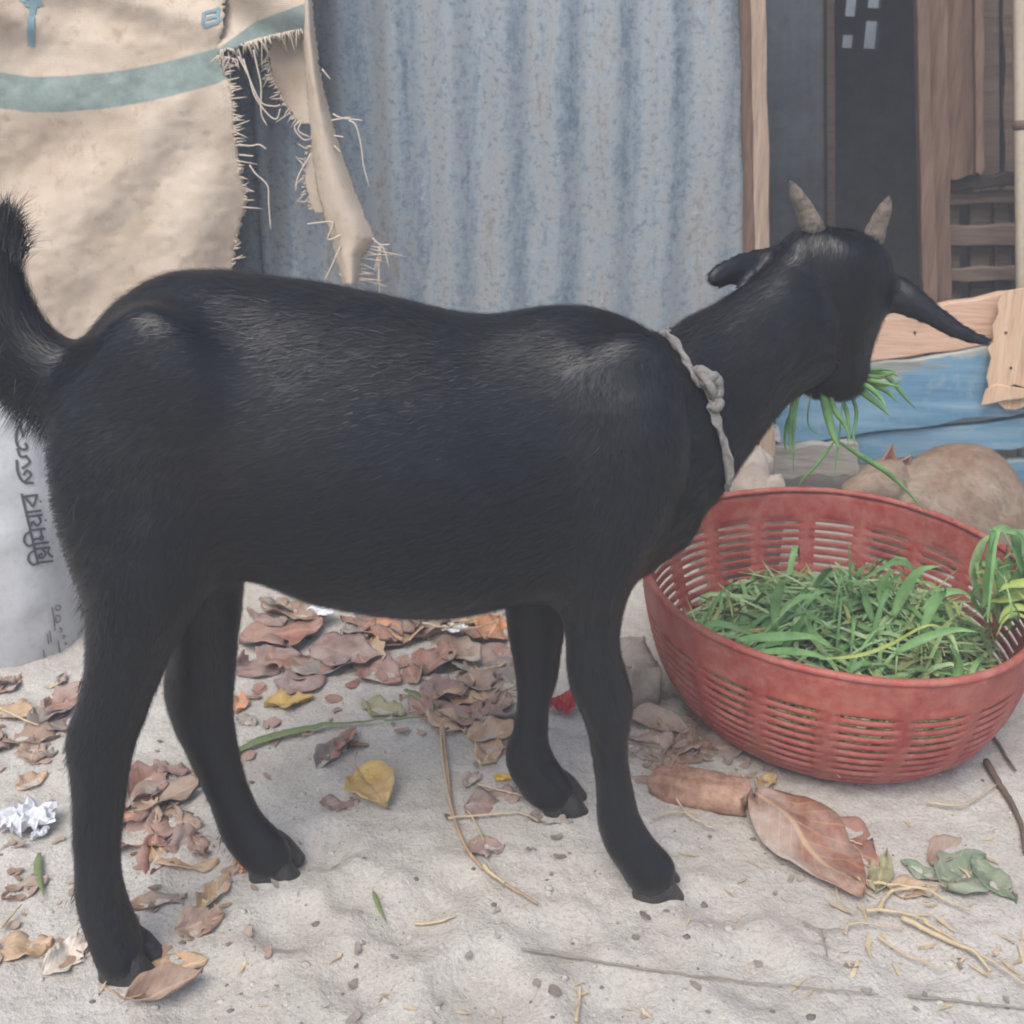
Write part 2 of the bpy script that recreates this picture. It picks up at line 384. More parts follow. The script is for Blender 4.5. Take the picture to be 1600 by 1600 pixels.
M = dict(
    sand=m_sand(), tin=m_tin('weathered_tin', 0), tin2=m_tin('weathered_tin_dark', 9),
    burlap=m_burlap(), plastic=m_plastic(), fur=m_fur(),
    orange_wood=m_wood('pale_orange_board', srgb(188, 150, 124), srgb(206, 170, 144), srgb(214, 182, 156)),
    pale_wood=m_wood('pale_ply', srgb(190, 156, 126), srgb(212, 180, 148), srgb(222, 194, 164), 'Z'),
    grey_wood=m_wood('grey_weathered_board', srgb(128, 122, 112), srgb(160, 154, 144), srgb(176, 172, 164)),
    white_wood=m_wood('whitewashed_board', srgb(176, 174, 168), srgb(196, 194, 188), srgb(206, 206, 202)),
    brown_wood=m_wood('reddish_brown_wood', srgb(94, 74, 62), srgb(116, 93, 79), srgb(128, 105, 90), 'Z'),  # albedo darkened to carry the shade of the roof overhang
    slat_wood=m_wood('dull_slat_wood', srgb(98, 84, 74), srgb(116, 101, 89), srgb(126, 112, 100)),  # slats darkened too, overhang shade put into the colour
    post_wood=m_wood('post_wood', srgb(140, 118, 102), srgb(164, 142, 122), srgb(184, 164, 142), 'Z'),
    dark_wood=m_plain('haze_lifted_wood', srgb(104, 103, 106), .9, .2, .4, 12),  # grey raised so the back of the room looks hazier
    hazed_tin=m_plain('haze_lifted_tin', srgb(140, 146, 152), .7, .3, .4, 8),  # grey raised to put doorway light and haze into the colour
    bamboo=m_plain('bamboo_skin', srgb(196, 182, 160), .5, .4, .15, 18),
    blue_a=m_painted('worn_blue_paint', .35, -.22), blue_b=m_painted('blue_paint', .2, -.75), blue_c=m_painted('faded_blue_paint', .6, -.1),
    iron=m_plain('rusty_iron', srgb(62, 54, 50), .7, .4, .4, 60),
    bag=m_plain('white_woven_plastic', srgb(194, 195, 195), .6, .3, .10, 22, .35),
    ink=m_plain('grey_print', srgb(92, 94, 98), .8, .2, .2, 60, 0), ink2=m_plain('faint_print', srgb(128, 126, 124), .8, .2, .25, 60, 0),
    blueink=m_plain('faded_blue_print', srgb(132, 158, 164), .9, .15, .2, 60, 0),
    thread=m_plain('jute_thread', srgb(220, 204, 184), .9, .1, .2, 40, 0),
    rope=m_plain('grey_cloth_rope', srgb(142, 137, 131), .9, .15, .3, 90, .6),
    horn=None, hoof=m_plain('black_hoof', (.030, .029, .029, 1), .45, .45, .45, 90, .6, (.055, .050, .046, 1)),
    puppy=m_plain('tan_puppy_fur', srgb(158, 124, 96), .85, .2, .3, 9, .1, srgb(168, 154, 136)),
    puppy_light=m_plain('puppy_ear_skin', srgb(176, 136, 112), .8, .2, .2, 30),
    stone=m_plain('pale_concrete', srgb(176, 164, 150), .95, .15, .25, 26, .8),
    brick=m_plain('pinkish_wood_chunk', srgb(168, 122, 98), .95, .1, .5, 34, 1.0, srgb(196, 160, 136)),
    pebble=m_plain('grey_pebble', srgb(128, 122, 116), .9, .2, .4, 50, .5),
    paper=m_plain('crumpled_white_foil', srgb(226, 228, 232), .5, .4, .15, 40, .3),
    red=m_plain('red_scrap', srgb(176, 44, 46), .5, .4, .25, 40, .2), yellow=m_plain('yellow_scrap', srgb(214, 170, 50), .6, .3, .2, 40, .2),
    straw=m_plain('straw', srgb(206, 186, 150), .7, .3, .25, 60, .2), straw_grey=m_plain('grey_straw', srgb(158, 148, 132), .8, .2, .3, 60, .2),
    straw_tan=m_plain('tan_stem', srgb(184, 154, 122), .7, .3, .25, 60, .3),
    twig=m_plain('twig_bark', srgb(118, 100, 86), .9, .2, .3, 60, .5),
    grass=m_grass('cut_grass', srgb(98, 136, 80), srgb(168, 194, 138)),
    grass2=m_grass('fresh_blade', srgb(84, 128, 70), srgb(128, 168, 104)), weed=m_grass('yellow_green_weed', srgb(126, 150, 70), srgb(170, 182, 100)),
    dry_green=m_plain('wilted_blade', srgb(124, 140, 92), .7, .3, .25, 60, .2),
    l_red=m_leaf('red_brown_leaf', srgb(128, 84, 70), srgb(164, 118, 102), srgb(176, 130, 106), .35),
    l_brown=m_leaf('brown_leaf', srgb(122, 94, 78), srgb(164, 134, 112), srgb(184, 150, 118), .4),
    l_tan=m_leaf('tan_leaf', srgb(160, 126, 92), srgb(200, 166, 128), srgb(214, 186, 150), .3),
    l_orange=m_leaf('orange_leaf', srgb(176, 112, 74), srgb(212, 152, 108), srgb(222, 176, 136), .25),
    l_yellow=m_leaf('ochre_leaf', srgb(166, 130, 62), srgb(204, 172, 96), srgb(150, 112, 60), .25),
    l_mauve=m_leaf('mauve_leaf', srgb(116, 86, 80), srgb(150, 118, 110), srgb(158, 128, 118), .4),
    l_grey=m_leaf('grey_brown_leaf', srgb(98, 90, 86), srgb(138, 124, 114), srgb(150, 136, 124), .4),
    l_white=m_leaf('bleached_leaf', srgb(198, 184, 166), srgb(226, 216, 202), srgb(214, 200, 180), .2),
    l_green=m_leaf('dull_green_leaf', srgb(74, 100, 74), srgb(118, 142, 106), srgb(138, 156, 120), .35),
    l_olive=m_leaf('olive_leaf', srgb(116, 118, 70), srgb(160, 154, 104), srgb(160, 158, 112), .35),
    l_big=m_leaf('large_russet_leaf', srgb(116, 72, 54), srgb(156, 108, 84), srgb(192, 152, 110), .55),
)
def m_horn():
    m = NT('banded_horn', .55, .35)
    uvn = m.n('ShaderNodeTexCoord'); sx = m.n('ShaderNodeSeparateXYZ'); m.l(uvn.outputs['UV'], sx.inputs[0])
    n = m.noise(m.coord('Object'), 110, 5, .75)
    k = m.math('ADD', sx.outputs[1], m.math('MULTIPLY', m.math('SUBTRACT', n, .5), .8))
    c = m.ramp(k, [(0.1, srgb(70, 64, 60)), (.24, srgb(118, 108, 98)), (.40, srgb(140, 126, 110)), (.55, srgb(104, 94, 84)), (.66, srgb(132, 118, 104)), (.85, srgb(92, 86, 82)), (1.0, srgb(76, 70, 68))])
    m.base(c); m.bump(n, .9, .003); return m.m
M['horn'] = m_horn()

# ================================================================== GROUND
def axis(lo, hi, step, far_lo, far_hi):
    a = list(np.arange(lo, hi + 1e-9, step)); s = step; x = a[-1]
    while x < far_hi: s *= 1.35; x += s; a.append(x)
    s = step; x = a[0]; pre = []
    while x > far_lo: s *= 1.35; x -= s; pre.append(x)
    return np.array(pre[::-1] + a)
gx = axis(-1.05, 1.15, .005, -25, 25); gy = axis(.45, 1.75, .005, -25, 25)
GX, GY = np.meshgrid(gx, gy)
GZ = gz(GX, GY); far = np.clip(np.maximum(np.abs(GX), np.abs(GY)) / 6 - .6, 0, 1)
GZ = GZ * (1 - far) - .004 * far
nx, ny = len(gx), len(gy)
gv = np.stack([GX.ravel(), GY.ravel(), GZ.ravel()], 1)
ii = (np.arange(ny - 1)[:, None] * nx + np.arange(nx - 1)[None]).ravel()
gf = np.stack([ii, ii + 1, ii + nx + 1, ii + nx], 1)
me = bpy.data.meshes.new('ground'); me.from_pydata(gv, [], gf.tolist()); me.polygons.foreach_set('use_smooth', [True] * len(gf))
me.materials.append(M['sand'])
ground = bpy.data.objects.new('ground', me); col.objects.link(ground)
tag(ground, 'pale grey sandy ground with hoof prints and dry litter', None, None, 'structure')

# ================================================================== SHED
WY = 1.50
shed = empty('tin_shed', (0, WY, 0), 'weathered blue-grey corrugated tin shed with a dark open doorway', 'shed')
def tin_sheet(x0, x1, Y, tilt, flat_end, mat, z1=2.3):
    P = .077; n = int((x1 - x0) / P * 10) + 1
    xs = np.linspace(x0, x1, n); zs = np.linspace(-.12, z1, 40)
    b = MB(); v = []; uv = []
    for k, z in enumerate(zs):
        for x in xs:
            d = min(1, max(0, (x1 - x - .012) / .05)) if flat_end else 1
            dent = .012 * float(vnoise(x * 4, z * 4, 11)) + .004 * float(vnoise(x * 13, z * 9, 12))
            y = -.0068 * math.cos(2 * math.pi * x / P) * d + dent
            v.append((x, y, z)); uv.append((x / P, z))
    f = []
    for k in range(len(zs) - 1):
        for j in range(n - 1):
            a = k * n + j; f.append((a, a + 1, a + n + 1, a + n))
    b.add(v, f, uv)
    o = b.obj('corrugated_sheet', mat, shed)
    o.matrix_local = Matrix.Translation((0, Y - WY, 0)) @ Matrix.Rotation(R(tilt), 4, 'Y')
    solid(o, .0012)
    return o
xd = at(1172, 250, WY)[0]
s1 = tin_sheet(-.36, xd + .020, WY, -1.6, True, M['tin'])
s2 = tin_sheet(-1.9, -.30, WY + .022, -.8, False, M['tin2'])
s2['label'] = 'darker corrugated sheet behind the torn sacking'
# door post
def board(name, pa, pb, w, t, mat, parent, seg=10, wob=.003, seed=0, updir=None):
    """board from pa to pb; w across (in the plane facing the camera), t thick in y"""
    pa = np.asarray(pa, float); pb = np.asarray(pb, float)
    d = unit(pb - pa); yv = np.array([0, 1.0, 0]); yv = unit(yv - d * np.dot(d, yv)); u = np.cross(yv, d)
    if u[2] < 0 and abs(u[2]) > .3: u = -u
    L = np.linalg.norm(pb - pa); rs = np.random.default_rng(seed); b = MB(); rings = []
    for i in range(seg + 1):
        s = i / seg; c = pa + d * L * s
        e1 = w / 2 + wob * rs.normal(); e2 = w / 2 + wob * rs.normal()
        rings.append((c, e1, e2))
    v = []; uv = []; f = []
    for i, (c, e1, e2) in enumerate(rings):
        jag = d * wob * rs.normal() * 1.2 if i in (0, seg) else 0
        for (a, bb) in ((-e1, -t/2), (-e1*.33, -t/2), (e2*.33, -t/2), (e2, -t/2), (e2, t/2), (-e1, t/2)):
            v.append(c + u * a + yv * bb + (jag if not np.isscalar(jag) else 0) * (1 if a < 0 else -1)); uv.append((i / seg, (a / w) + .5))
    n = 6
    for i in range(seg):
        for j in range(n):
            a = i * n + j; b2 = i * n + (j + 1) % n; f.append((a, b2, b2 + n, a + n))
    f.append(tuple(range(n))[::-1]); f.append(tuple(range(seg * n, seg * n + n)))
    b.add(v, f, uv)
    o = b.obj(name, mat, parent, smooth=False)
    bevel(o, min(.003, t * .2), 2)
    return o
p0, p1 = at(1188, 395, WY - .005), at(1181, 0, WY - .005); dd = (p1 - p0)
bpost = board('door_post', p0 - dd * 1.7, p1 + dd * 2.4, .022, .03, M['post_wood'], shed, 24, .0012, 3)
p0, p1 = at(1172, 395, WY - .012), at(1165, 0, WY - .012); dd = p1 - p0
b = MB(); b.tube(spline([p0 - dd * 1.7, p0, p1, p1 + dd * 2.4], 24), [.009 + .0012 * math.sin(i * 1.7) for i in range(24)], 10)
b.obj('door_pole', M['brown_wood'], shed)
# room behind
xl, xr = xd - .05, 2.6
b = MB(); b.box((-1.9, 1.60, 2.22), (2.8, 3.45, 2.26)); o = b.obj('roof', M['hazed_tin'], shed, False)
b = MB(); b.box((xl - .03, 1.58, -.1), (xl, 3.2, 1.95)); o = b.obj('side_wall', M['hazed_tin'], shed, False)
b = MB(); b.box((2.6, 1.58, -.1), (2.63, 3.2, 1.75)); o = b.obj('side_wall', M['hazed_tin'], shed, False)
BY = 3.2
A = at(1289, 74, BY); B_ = at(1379, -90, BY); A[0] = at(1290, 30, BY)[0]; B_[0] = at(1376, 30, BY)[0]
b = MB(); b.box((xl, BY, -.1), (A[0], BY + .03, 1.8)); b.box((B_[0], BY, -.1), (2.6, BY + .03, 1.8))
b.box((A[0], BY, -.1), (B_[0], BY + .03, A[2])); b.box((A[0], BY, B_[2]), (B_[0], BY + .03, 1.8))
o = b.obj('back_wall', M['dark_wood'], shed, False)
pa_ = at(1286, 300, 2.3)[0]; pt_, pb_ = at(1286, 0, 2.3), at(1290, 460, 2.3); slope_ = (pt_[0] - pb_[0]) / (pt_[2] - pb_[2]); pax = lambda z: pb_[0] + slope_ * (z - pb_[2])
b = MB(); v = []; nX = 60
for z in (-.1, 2.0):
    for i in range(nX): v.append((xl + (pax(z) - xl) * i / (nX - 1), 2.3 + .003 * math.cos(i * .9), z))
b.add(v, [(i, i + 1, i + 1 + nX, i + nX) for i in range(nX - 1)]); o = b.obj('partition_sheet', M['hazed_tin'], shed); solid(o, .002)
board('partition_post', (pax(-.1) + .008, 2.29, -.1), (pax(2.1) + .008, 2.29, 2.1), .018, .03, M['slat_wood'], shed, 8, .001, 77)
def pxbox(b, x0, y0, x1, y1, Y, t):
    a = at(x0, y1, Y); c = at(x1, y0, Y); a[0] = at(x0, 30, Y)[0]; c[0] = at(x1, 30, Y)[0]
    return b.box((min(a[0], c[0]), Y, min(a[2], c[2])), (max(a[0], c[0]), Y + t, max(a[2], c[2])))
for r_ in ((1304, -100, 1320, 80), (1338, -100, 1354, 80), (1318, 26, 1340, 54), (1352, 13, 1381, 32)):
    b = MB(); pxbox(b, *r_, BY - .012, .02); b.obj('window_bar', M['dark_wood'], shed, False)
screen = empty('added_tin_screen', (2.2, 5.2, 0), 'grey tin fence glimpsed through the small barred back window', 'screen')  # added panel, dims the sky seen through the window openings
b = MB(); v = []; nX = 200
for k, z in enumerate((0, 2.6)):
    for i in range(nX): v.append((-.5 + i * .03, 5.2 + .01 * math.cos(i * 1.6), z))
b.add(v, [(i, i + 1, i + 1 + nX, i + nX) for i in range(nX - 1)]); o = b.obj('tin_panel', M['tin'], screen); solid(o, .002)
# front wall to the right of the doorway, outside the picture
b = MB(); b.box((at(1800, 200, WY)[0], WY + .06, -.1), (2.6, WY + .09, 2.22)); b.obj('front_wall', M['hazed_tin'], shed, False)
# door jamb planks, right side of the opening
JY = 1.72
def vplank(name, px0, px1, y0, y1, Y, t, mat, parent, lean=0, seed=1):
    c0 = at((px0 + px1) / 2 + lean, y1, Y); c1 = at((px0 + px1) / 2, y0, Y)
    w = at(px1, y0, Y)[0] - at(px0, y0, Y)[0]
    return board(name, c0, c1, w, t, mat, parent, 10, .0015, seed)
vplank('door_jamb', 1434, 1466, -420, 620, JY, .03, M['brown_wood'], shed, 22, 5)
vplank('jamb_board', 1452, 1528, -420, 274, JY + .022, .014, M['brown_wood'], shed, 12, 8)
vplank('jamb_edge_strip', 1417, 1440, -420, 620, JY - .028, .02, M['brown_wood'], shed, 26, 6)
vplank('cover_strip', 1516, 1531, -420, 268, JY - .024, .014, M['brown_wood'], shed, 6, 7)
# slatted wooden panel beside the jamb
panel = empty('slatted_wood_panel', at(1530, 700, 1.80), 'dull brown slatted wooden panel in the doorway behind the bamboo pole', 'panel')
for i, (y0, y1, dx) in enumerate(((300, 320, 0), (352, 386, 2), (418, 440, 4), (466, 500, 5), (540, 600, 5), (-300, -260, 0))):
    a = at(1440 + dx, (y0 + y1) / 2, 1.775); c = at(1680, (y0 + y1) / 2 - 4, 1.775)
    w = at(1500, y0, 1.775)[2] - at(1500, y1, 1.775)[2]
    board('slat', a, c, w, .016, M['slat_wood'], panel, 8, .0015, 20 + i)
for i, (x0, x1) in enumerate(((1462, 1496), (1512, 1545), (1550, 1576), (1600, 1640))):
    vplank('upright', x0, x1, 296 if i < 3 else -300, 640, 1.80, .014, M['slat_wood'], panel, 6, 30 + i)
for i, (x0, x1) in enumerate(((1520, 1556), (1560, 1592))):
    vplank('upright', x0, x1, -400, 300, 1.83, .014, M['slat_wood'], panel, 6, 36 + i)
pa, pb = at(1470, 290, 1.757), at(1592, 278, 1.757)
board('cross_bar', pa, pb, .024, .018, M['iron'], panel, 6, .002, 41)
# bamboo pole
pole = empty('bamboo_pole', at(1602, 900, 1.696), 'pale bamboo pole with a dark node at the right edge of the doorway', 'pole')
c0, c1 = at(1600, 760, 1.696), at(1589, -500, 1.696); pts = []; rad = []
for i in range(41):
    s = i / 40; p = c0 + (c1 - c0) * s; pts.append(p); rad.append(.0104)
nodes_ = [at(1593, 195, 1.696)[2], at(1593, 195, 1.696)[2] + .42, at(1593, 195, 1.696)[2] - .4]
b = MB(); b.tube(pts, rad, 14); cane = b.obj('cane', M['bamboo'], pole)
for zn in nodes_:
    s = (zn - c0[2]) / (c1[2] - c0[2]); p = c0 + (c1 - c0) * s; d = unit(c1 - c0)
    b = MB(); b.tube([p - d * .008, p - d * .004, p, p + d * .004, p + d * .008], [.0104, .0126, .0132, .0122, .0104], 14); b.obj('node', M['twig']).parent = cane

# ================================================================== BOARD BARRIER
FY = 1.66
barrier = empty('board_barrier', at(1450, 900, FY), 'low barrier of blue and orange boards nailed across the doorway', 'barrier')
def plank_px(tl, tr, bl, br, Y, t, mat, seed, name='plank', wob=.002):
    a = (at(*tl, Y) + at(*bl, Y)) / 2; c = (at(*tr, Y) + at(*br, Y)) / 2
    w = (np.linalg.norm(at(*tl, Y) - at(*bl, Y)) + np.linalg.norm(at(*tr, Y) - at(*br, Y))) / 2
    return board(name, a, c, w, t, mat, barrier, 14, wob, seed)
top_board = o = plank_px((1180, 519), (1720, 434), (1180, 592), (1720, 508), FY, .02, M['orange_wood'], 51); o['label'] = 'pale orange top board'
blue_board = o = plank_px((1205, 592), (1720, 512), (1205, 694), (1720, 626), FY - .004, .022, M['blue_a'], 52); o['label'] = 'blue board with bare wood along its top'
o = plank_px((1222, 697), (1720, 631), (1222, 725), (1720, 692), FY + .004, .02, M['blue_b'], 53); o['label'] = 'narrow plain blue board'
o = plank_px((1176, 697), (1340, 688), (1176, 746), (1340, 740), FY - .028, .02, M['grey_wood'], 54); o['label'] = 'short weathered grey board'
o = plank_px((1330, 742), (1720, 706), (1330, 800), (1720, 756), FY + .010, .02, M['blue_c'], 55)
o = plank_px((1250, 800), (1720, 778), (1250, 880), (1720, 850), FY - .006, .02, M['white_wood'], 56); o['label'] = 'whitish bottom board'
o = plank_px((1186, 668), (1216, 664), (1186, 690), (1216, 688), FY - .02, .02, M['white_wood'], 57, 'block')
# upright nailed piece at the right, ragged at the bottom, in two layers
def ragged(name, poly, Y, t, mat, label=None):
    b = MB(); n = len(poly); v = [at(x, y, Y) for x, y in poly] + [at(x, y, Y + t) for x, y in poly]
    f = [tuple(range(n))[::-1], tuple(range(n, 2 * n))] + [(i, (i + 1) % n, (i + 1) % n + n, i + n) for i in range(n)]
    b.add(v, f); o = b.obj(name, mat, barrier, False)
    if label: o['label'] = label
    bevel(o, .0012, 1); return o
upright_board = ragged('nailed_board', [(1569, 455), (1590, 451), (1640, 444), (1700, 440), (1700, 590), (1640, 598), (1601, 606), (1585, 601), (1566, 608), (1545, 607), (1541, 590), (1548, 560), (1543, 545), (1552, 530), (1550, 510), (1560, 490), (1558, 475)], FY - .035, .009, M['pale_wood'], 'pale splintered upright board')
ragged('splinter', [(1540, 608), (1556, 600), (1602, 607), (1660, 596), (1660, 612), (1604, 622), (1570, 626), (1548, 631), (1533, 634), (1537, 618)], FY - .0365, .008, M['pale_wood'])
ragged('splinter', [(1556, 628), (1602, 618), (1640, 612), (1640, 624), (1604, 634), (1588, 641), (1570, 640)], FY - .026, .006, M['pale_wood'])
for px, py in ((1572, 520), (1580, 575), (1440, 600), (1430, 520)):
    b = MB(); p = at(px, py, FY - .0365 if px > 1500 else FY - .012); b.tube([p, p + np.array([0, .02, 0])], .0022, 8); b.obj('nail_head', M['iron']).parent = upright_board if px > 1500 else (top_board if py < 560 else blue_board)

# ================================================================== JUTE SACKING
SY = 1.425
sack = empty('jute_sacking', at(250, -300, SY), 'torn beige jute sacking with a faded blue stripe hanging over the tin wall', 'sacking')
def ystripe(x):
    xs = [-400, 0, 50, 100, 180, 260, 340, 400, 480]; ys = [120, 141, 148, 147, 140, 125, 103, 75, 40]
    return np.interp(x, xs, ys)
def cloth(name, ys, xl, xr, depth, nx_=70, jag_l=0, jag_r=0, seed=0, stripe=ystripe, half=28.0):
    b = MB(); v = []; uv = []; rs = np.random.default_rng(seed); ny_ = len(ys)
    for i, y in enumerate(ys):
        l = xl(y) + (jag_l * rs.normal() if jag_l else 0); r_ = xr(y) + (jag_r * rs.normal() if jag_r else 0)
        for j in range(nx_ + 1):
            x = l + (r_ - l) * j / nx_
            v.append(at(x, y, depth(x, y))); uv.append((x / 100, .25 * (y - stripe(x)) / half))
    f = []
    for i in range(ny_ - 1):
        for j in range(nx_):
            a = i * (nx_ + 1) + j; f.append((a, a + nx_ + 1, a + nx_ + 2, a + 1))
    b.add(v, f, uv); o = b.obj(name, M['burlap'], sack)
    solid(o, .0014); return o
I = lambda xs, ys: (lambda y: float(np.interp(y, xs, ys)))
def fold_depth(x, y):
    # soft diagonal folds fanning down from the knot at (345, 85)
    a = math.atan2(y - 20, 345 - x + 60); r_ = math.hypot(x - 345, y - 60)
    k = min(1.0, max(0, (y - 70) / 200)) if y > 70 else 0
    d = .011 * math.sin(a * 13 + .4) * k * min(1, r_ / 300) + .012 * math.sin(x * .012 + y * .006)
    d += .0022 * float(vnoise(x * .11 + y * .03, y * .09, 33)) + .010 * float(vnoise(x * .012, y * .012, 31)) + .004 * float(vnoise(x * .045, y * .03, 32))
    if y < 70: d += .012 * math.sin((x * .5 - y) * .045) * min(1, (70 - y) / 60)
    return SY + d - .02
main_r = I([-400, 0, 30, 50, 75, 100, 130, 160, 200, 240, 275, 300, 320, 350, 380, 400, 440, 560, 700], [350, 352, 350, 346, 343, 350, 361, 366, 368, 372, 378, 386, 384, 376, 371, 366, 362, 372, 360])
main = cloth('main_cloth', np.concatenate([np.arange(-400, 0, 12), np.arange(0, 720, 3.5)]), lambda y: -420, main_r, fold_depth, 110, 0, 2.2, 3)
# upper part to the right of the knot, above the tear
tear = I([0, 345, 400, 440, 480, 490, 600], [70, 74, 60, 48, 38, 36, 36])
def upper(name):
    b = MB(); v = []; uv = []; nxs = 46; nys = 60
    for i in range(nys + 1):
        for j in range(nxs + 1):
            x = 340 + 149 * j / nxs; yb = np.interp(x, [340, 370, 400, 440, 470, 489], [84, 76, 66, 56, 50, 60]) + 2.5 * rng.normal() * (i == nys)
            y = -400 + (yb + 400) * (i / nys) ** .7
            xx = x + (-4 if j == nxs else 0) + (y < 0) * y * .02 * (j / nxs)
            d = SY - .026 + .012 * math.sin((xx * .5 - y) * .05) + .006 * float(vnoise(xx * .03, y * .03, 5)) + .03 * max(0, (365 - xx) / 25) * .3
            v.append(at(xx, y, d)); uv.append((xx / 100, .25 * (y - np.interp(xx, [340, 400, 480, 490], [98, 53, 24, 20])) / 20))
    f = [(i * (nxs + 1) + j, (i + 1) * (nxs + 1) + j, (i + 1) * (nxs + 1) + j + 1, i * (nxs + 1) + j + 1) for i in range(nys) for j in range(nxs)]
    b.add(v, f, uv); o = b.obj(name, M['burlap'], sack); solid(o, .0014); return o
upper('upper_cloth')
# rolled strip hanging on the right
sl = I([-400, 30, 60, 120, 180, 240, 290, 340, 380, 410, 445], [474, 474, 474, 478, 484, 489, 495, 508, 520, 528, 536])
sr = I([-400, 0, 60, 130, 175, 200, 240, 290, 340, 372, 385, 400, 445], [485, 487, 492, 503, 514, 522, 533, 552, 572, 585, 580, 566, 560])
def roll_depth(x, y):
    l, r_ = sl(y), sr(y); t = (x - l) / (r_ - l) * 2 - 1
    return SY - .045 + .030 * t * t + .003 * float(vnoise(x * .05, y * .02, 8))
cloth('hanging_strip', np.concatenate([np.arange(-400, 0, 14), np.arange(0, 447, 3.5)]), sl, sr, roll_depth, 22, .8, 1.0, 9, lambda x: -2000)
# shaded flaps behind it
fl = I([40, 60, 90, 120, 150, 180, 196], [432, 424, 418, 426, 440, 456, 474]); fr = I([40, 196], [482, 488])
cloth('torn_flap', np.arange(40, 197, 3.5), fl, fr, lambda x, y: SY + .004 + .01 * math.sin(x * .06), 20, 2.5, 0, 12, lambda x: -2000)
fl2 = I([225, 250, 280, 310, 335], [486, 478, 474, 480, 492]); fr2 = I([225, 335], [496, 508])
cloth('torn_flap', np.arange(225, 336, 3.5), fl2, fr2, lambda x, y: SY + .006, 8, 2.5, 0, 13, lambda x: -2000)
# frayed threads
def thread(pts, Y, r_=.0011, parent=sack, name='thread'):
    b = MB(); n = max(8, len(pts) * 4); P = spline([at(x, y, Y) for x, y in pts], n)
    b.tube(P, [r_ * (1 - .3 * i / n) for i in range(n)], 5); return b.obj(name, M['thread'], parent)
TY = SY - .036
for pts in ([(372, 88), (388, 118), (398, 150), (418, 178), (432, 186), (438, 170)], [(396, 78), (402, 105), (408, 135), (408, 176), (417, 196)],
            [(380, 92), (392, 128), (408, 160), (428, 166), (438, 164)], [(520, 178), (532, 184), (545, 186), (566, 188)], [(518, 188), (530, 186), (548, 183)],
            [(545, 188), (556, 196), (564, 226), (568, 258), (577, 292)], [(390, 258), (400, 272), (418, 290), (420, 318), (423, 358)],
            [(372, 226), (392, 228), (405, 226), (416, 233)], [(374, 242), (396, 244)], [(522, 212), (537, 214)], [(522, 228), (533, 238)],
            [(503, 108), (516, 124)], [(535, 366), (512, 374), (520, 348), (498, 348), (480, 350)], [(582, 372), (594, 382), (609, 382)], [(585, 376), (600, 390), (608, 418)],
            [(470, 188), (460, 200), (474, 218), (488, 216)], [(474, 186), (466, 204), (484, 214)], [(532, 385), (516, 420), (508, 436)], [(486, 240), (466, 276), (462, 298)]):
    thread(pts, TY, .0012)
def fringe(name, segs):
    b = MB()
    for (x, y, dx, dy, Y) in segs:
        k = rng.normal(size=2) * 4; q_ = .35 + 1.3 * rng.random() ** 2.2; dx, dy = dx * q_, dy * q_
        if rng.random() < .18: continue
        P = spline([at(x, y, Y), at(x + dx * .5 + k[0] * .5, y + dy * .5 + k[1] * .5, Y - .003), at(x + dx + k[0], y + dy + k[1], Y + .002 * rng.normal())], 6)
        b.tube(P, [.0009, .0009, .0009, .0008, .0007, .0005], 4)
    o = b.obj(name, M['thread'], sack); o['kind'] = 'stuff'; return o
fr_ = []
for y in np.arange(95, 430, 2.2):
    if rng.random() < (.75 if y < 310 else .3):
        x = main_r(y); fr_.append((x - 4, y, 10 + 10 * rng.random() * (1.5 if y < 170 else 1), 3 * rng.normal() - (4 if y < 170 else 0), fold_depth(x, y) - .003))
fringe('edge_fringe', fr_)
fr_ = []
for x in np.arange(345, 470, 1.6):
    y = np.interp(x, [340, 370, 400, 440, 470, 489], [84, 76, 66, 56, 50, 60])
    fr_.append((x, y - 5, 5 + 4 * rng.normal(), 14 + 26 * rng.random() ** 2, SY - .032 + .004 * rng.normal()))
for x in np.arange(340, 372, 1.5):
    fr_.append((x, 86 + (x - 340) * .2, 6 * rng.normal(), 12 + 10 * rng.random(), SY - .036))
fringe('tear_fringe', fr_)
fr_ = []
for y in np.arange(62, 190, 2.0): fr_.append((fl(y), y, -8 - 6 * rng.random(), 6 + 5 * rng.normal(), SY + .002))
for y in np.arange(230, 330, 2.6): fr_.append((fl2(y), y, -7 - 6 * rng.random(), 4 * rng.normal(), SY + .004))
fringe('flap_fringe', fr_)
fr_ = []
for y in np.arange(384, 447, 3.6):
    x = sr(y); fr_.append((x - 6, y, 36 + 6 * rng.normal() + (580 - x) * .3, 6 + 2 * rng.normal(), SY - .02))
for k in range(26): fr_.append((536 + 10 * rng.random(), 430 + 12 * rng.random(), 50 * rng.random(), 2, SY - .024))
for k in range(8): fr_.append((592 + 4 * rng.normal(), 384 + 4 * rng.random(), 2 * rng.normal(), 55, SY - .018))
fringe('strip_fringe', fr_)

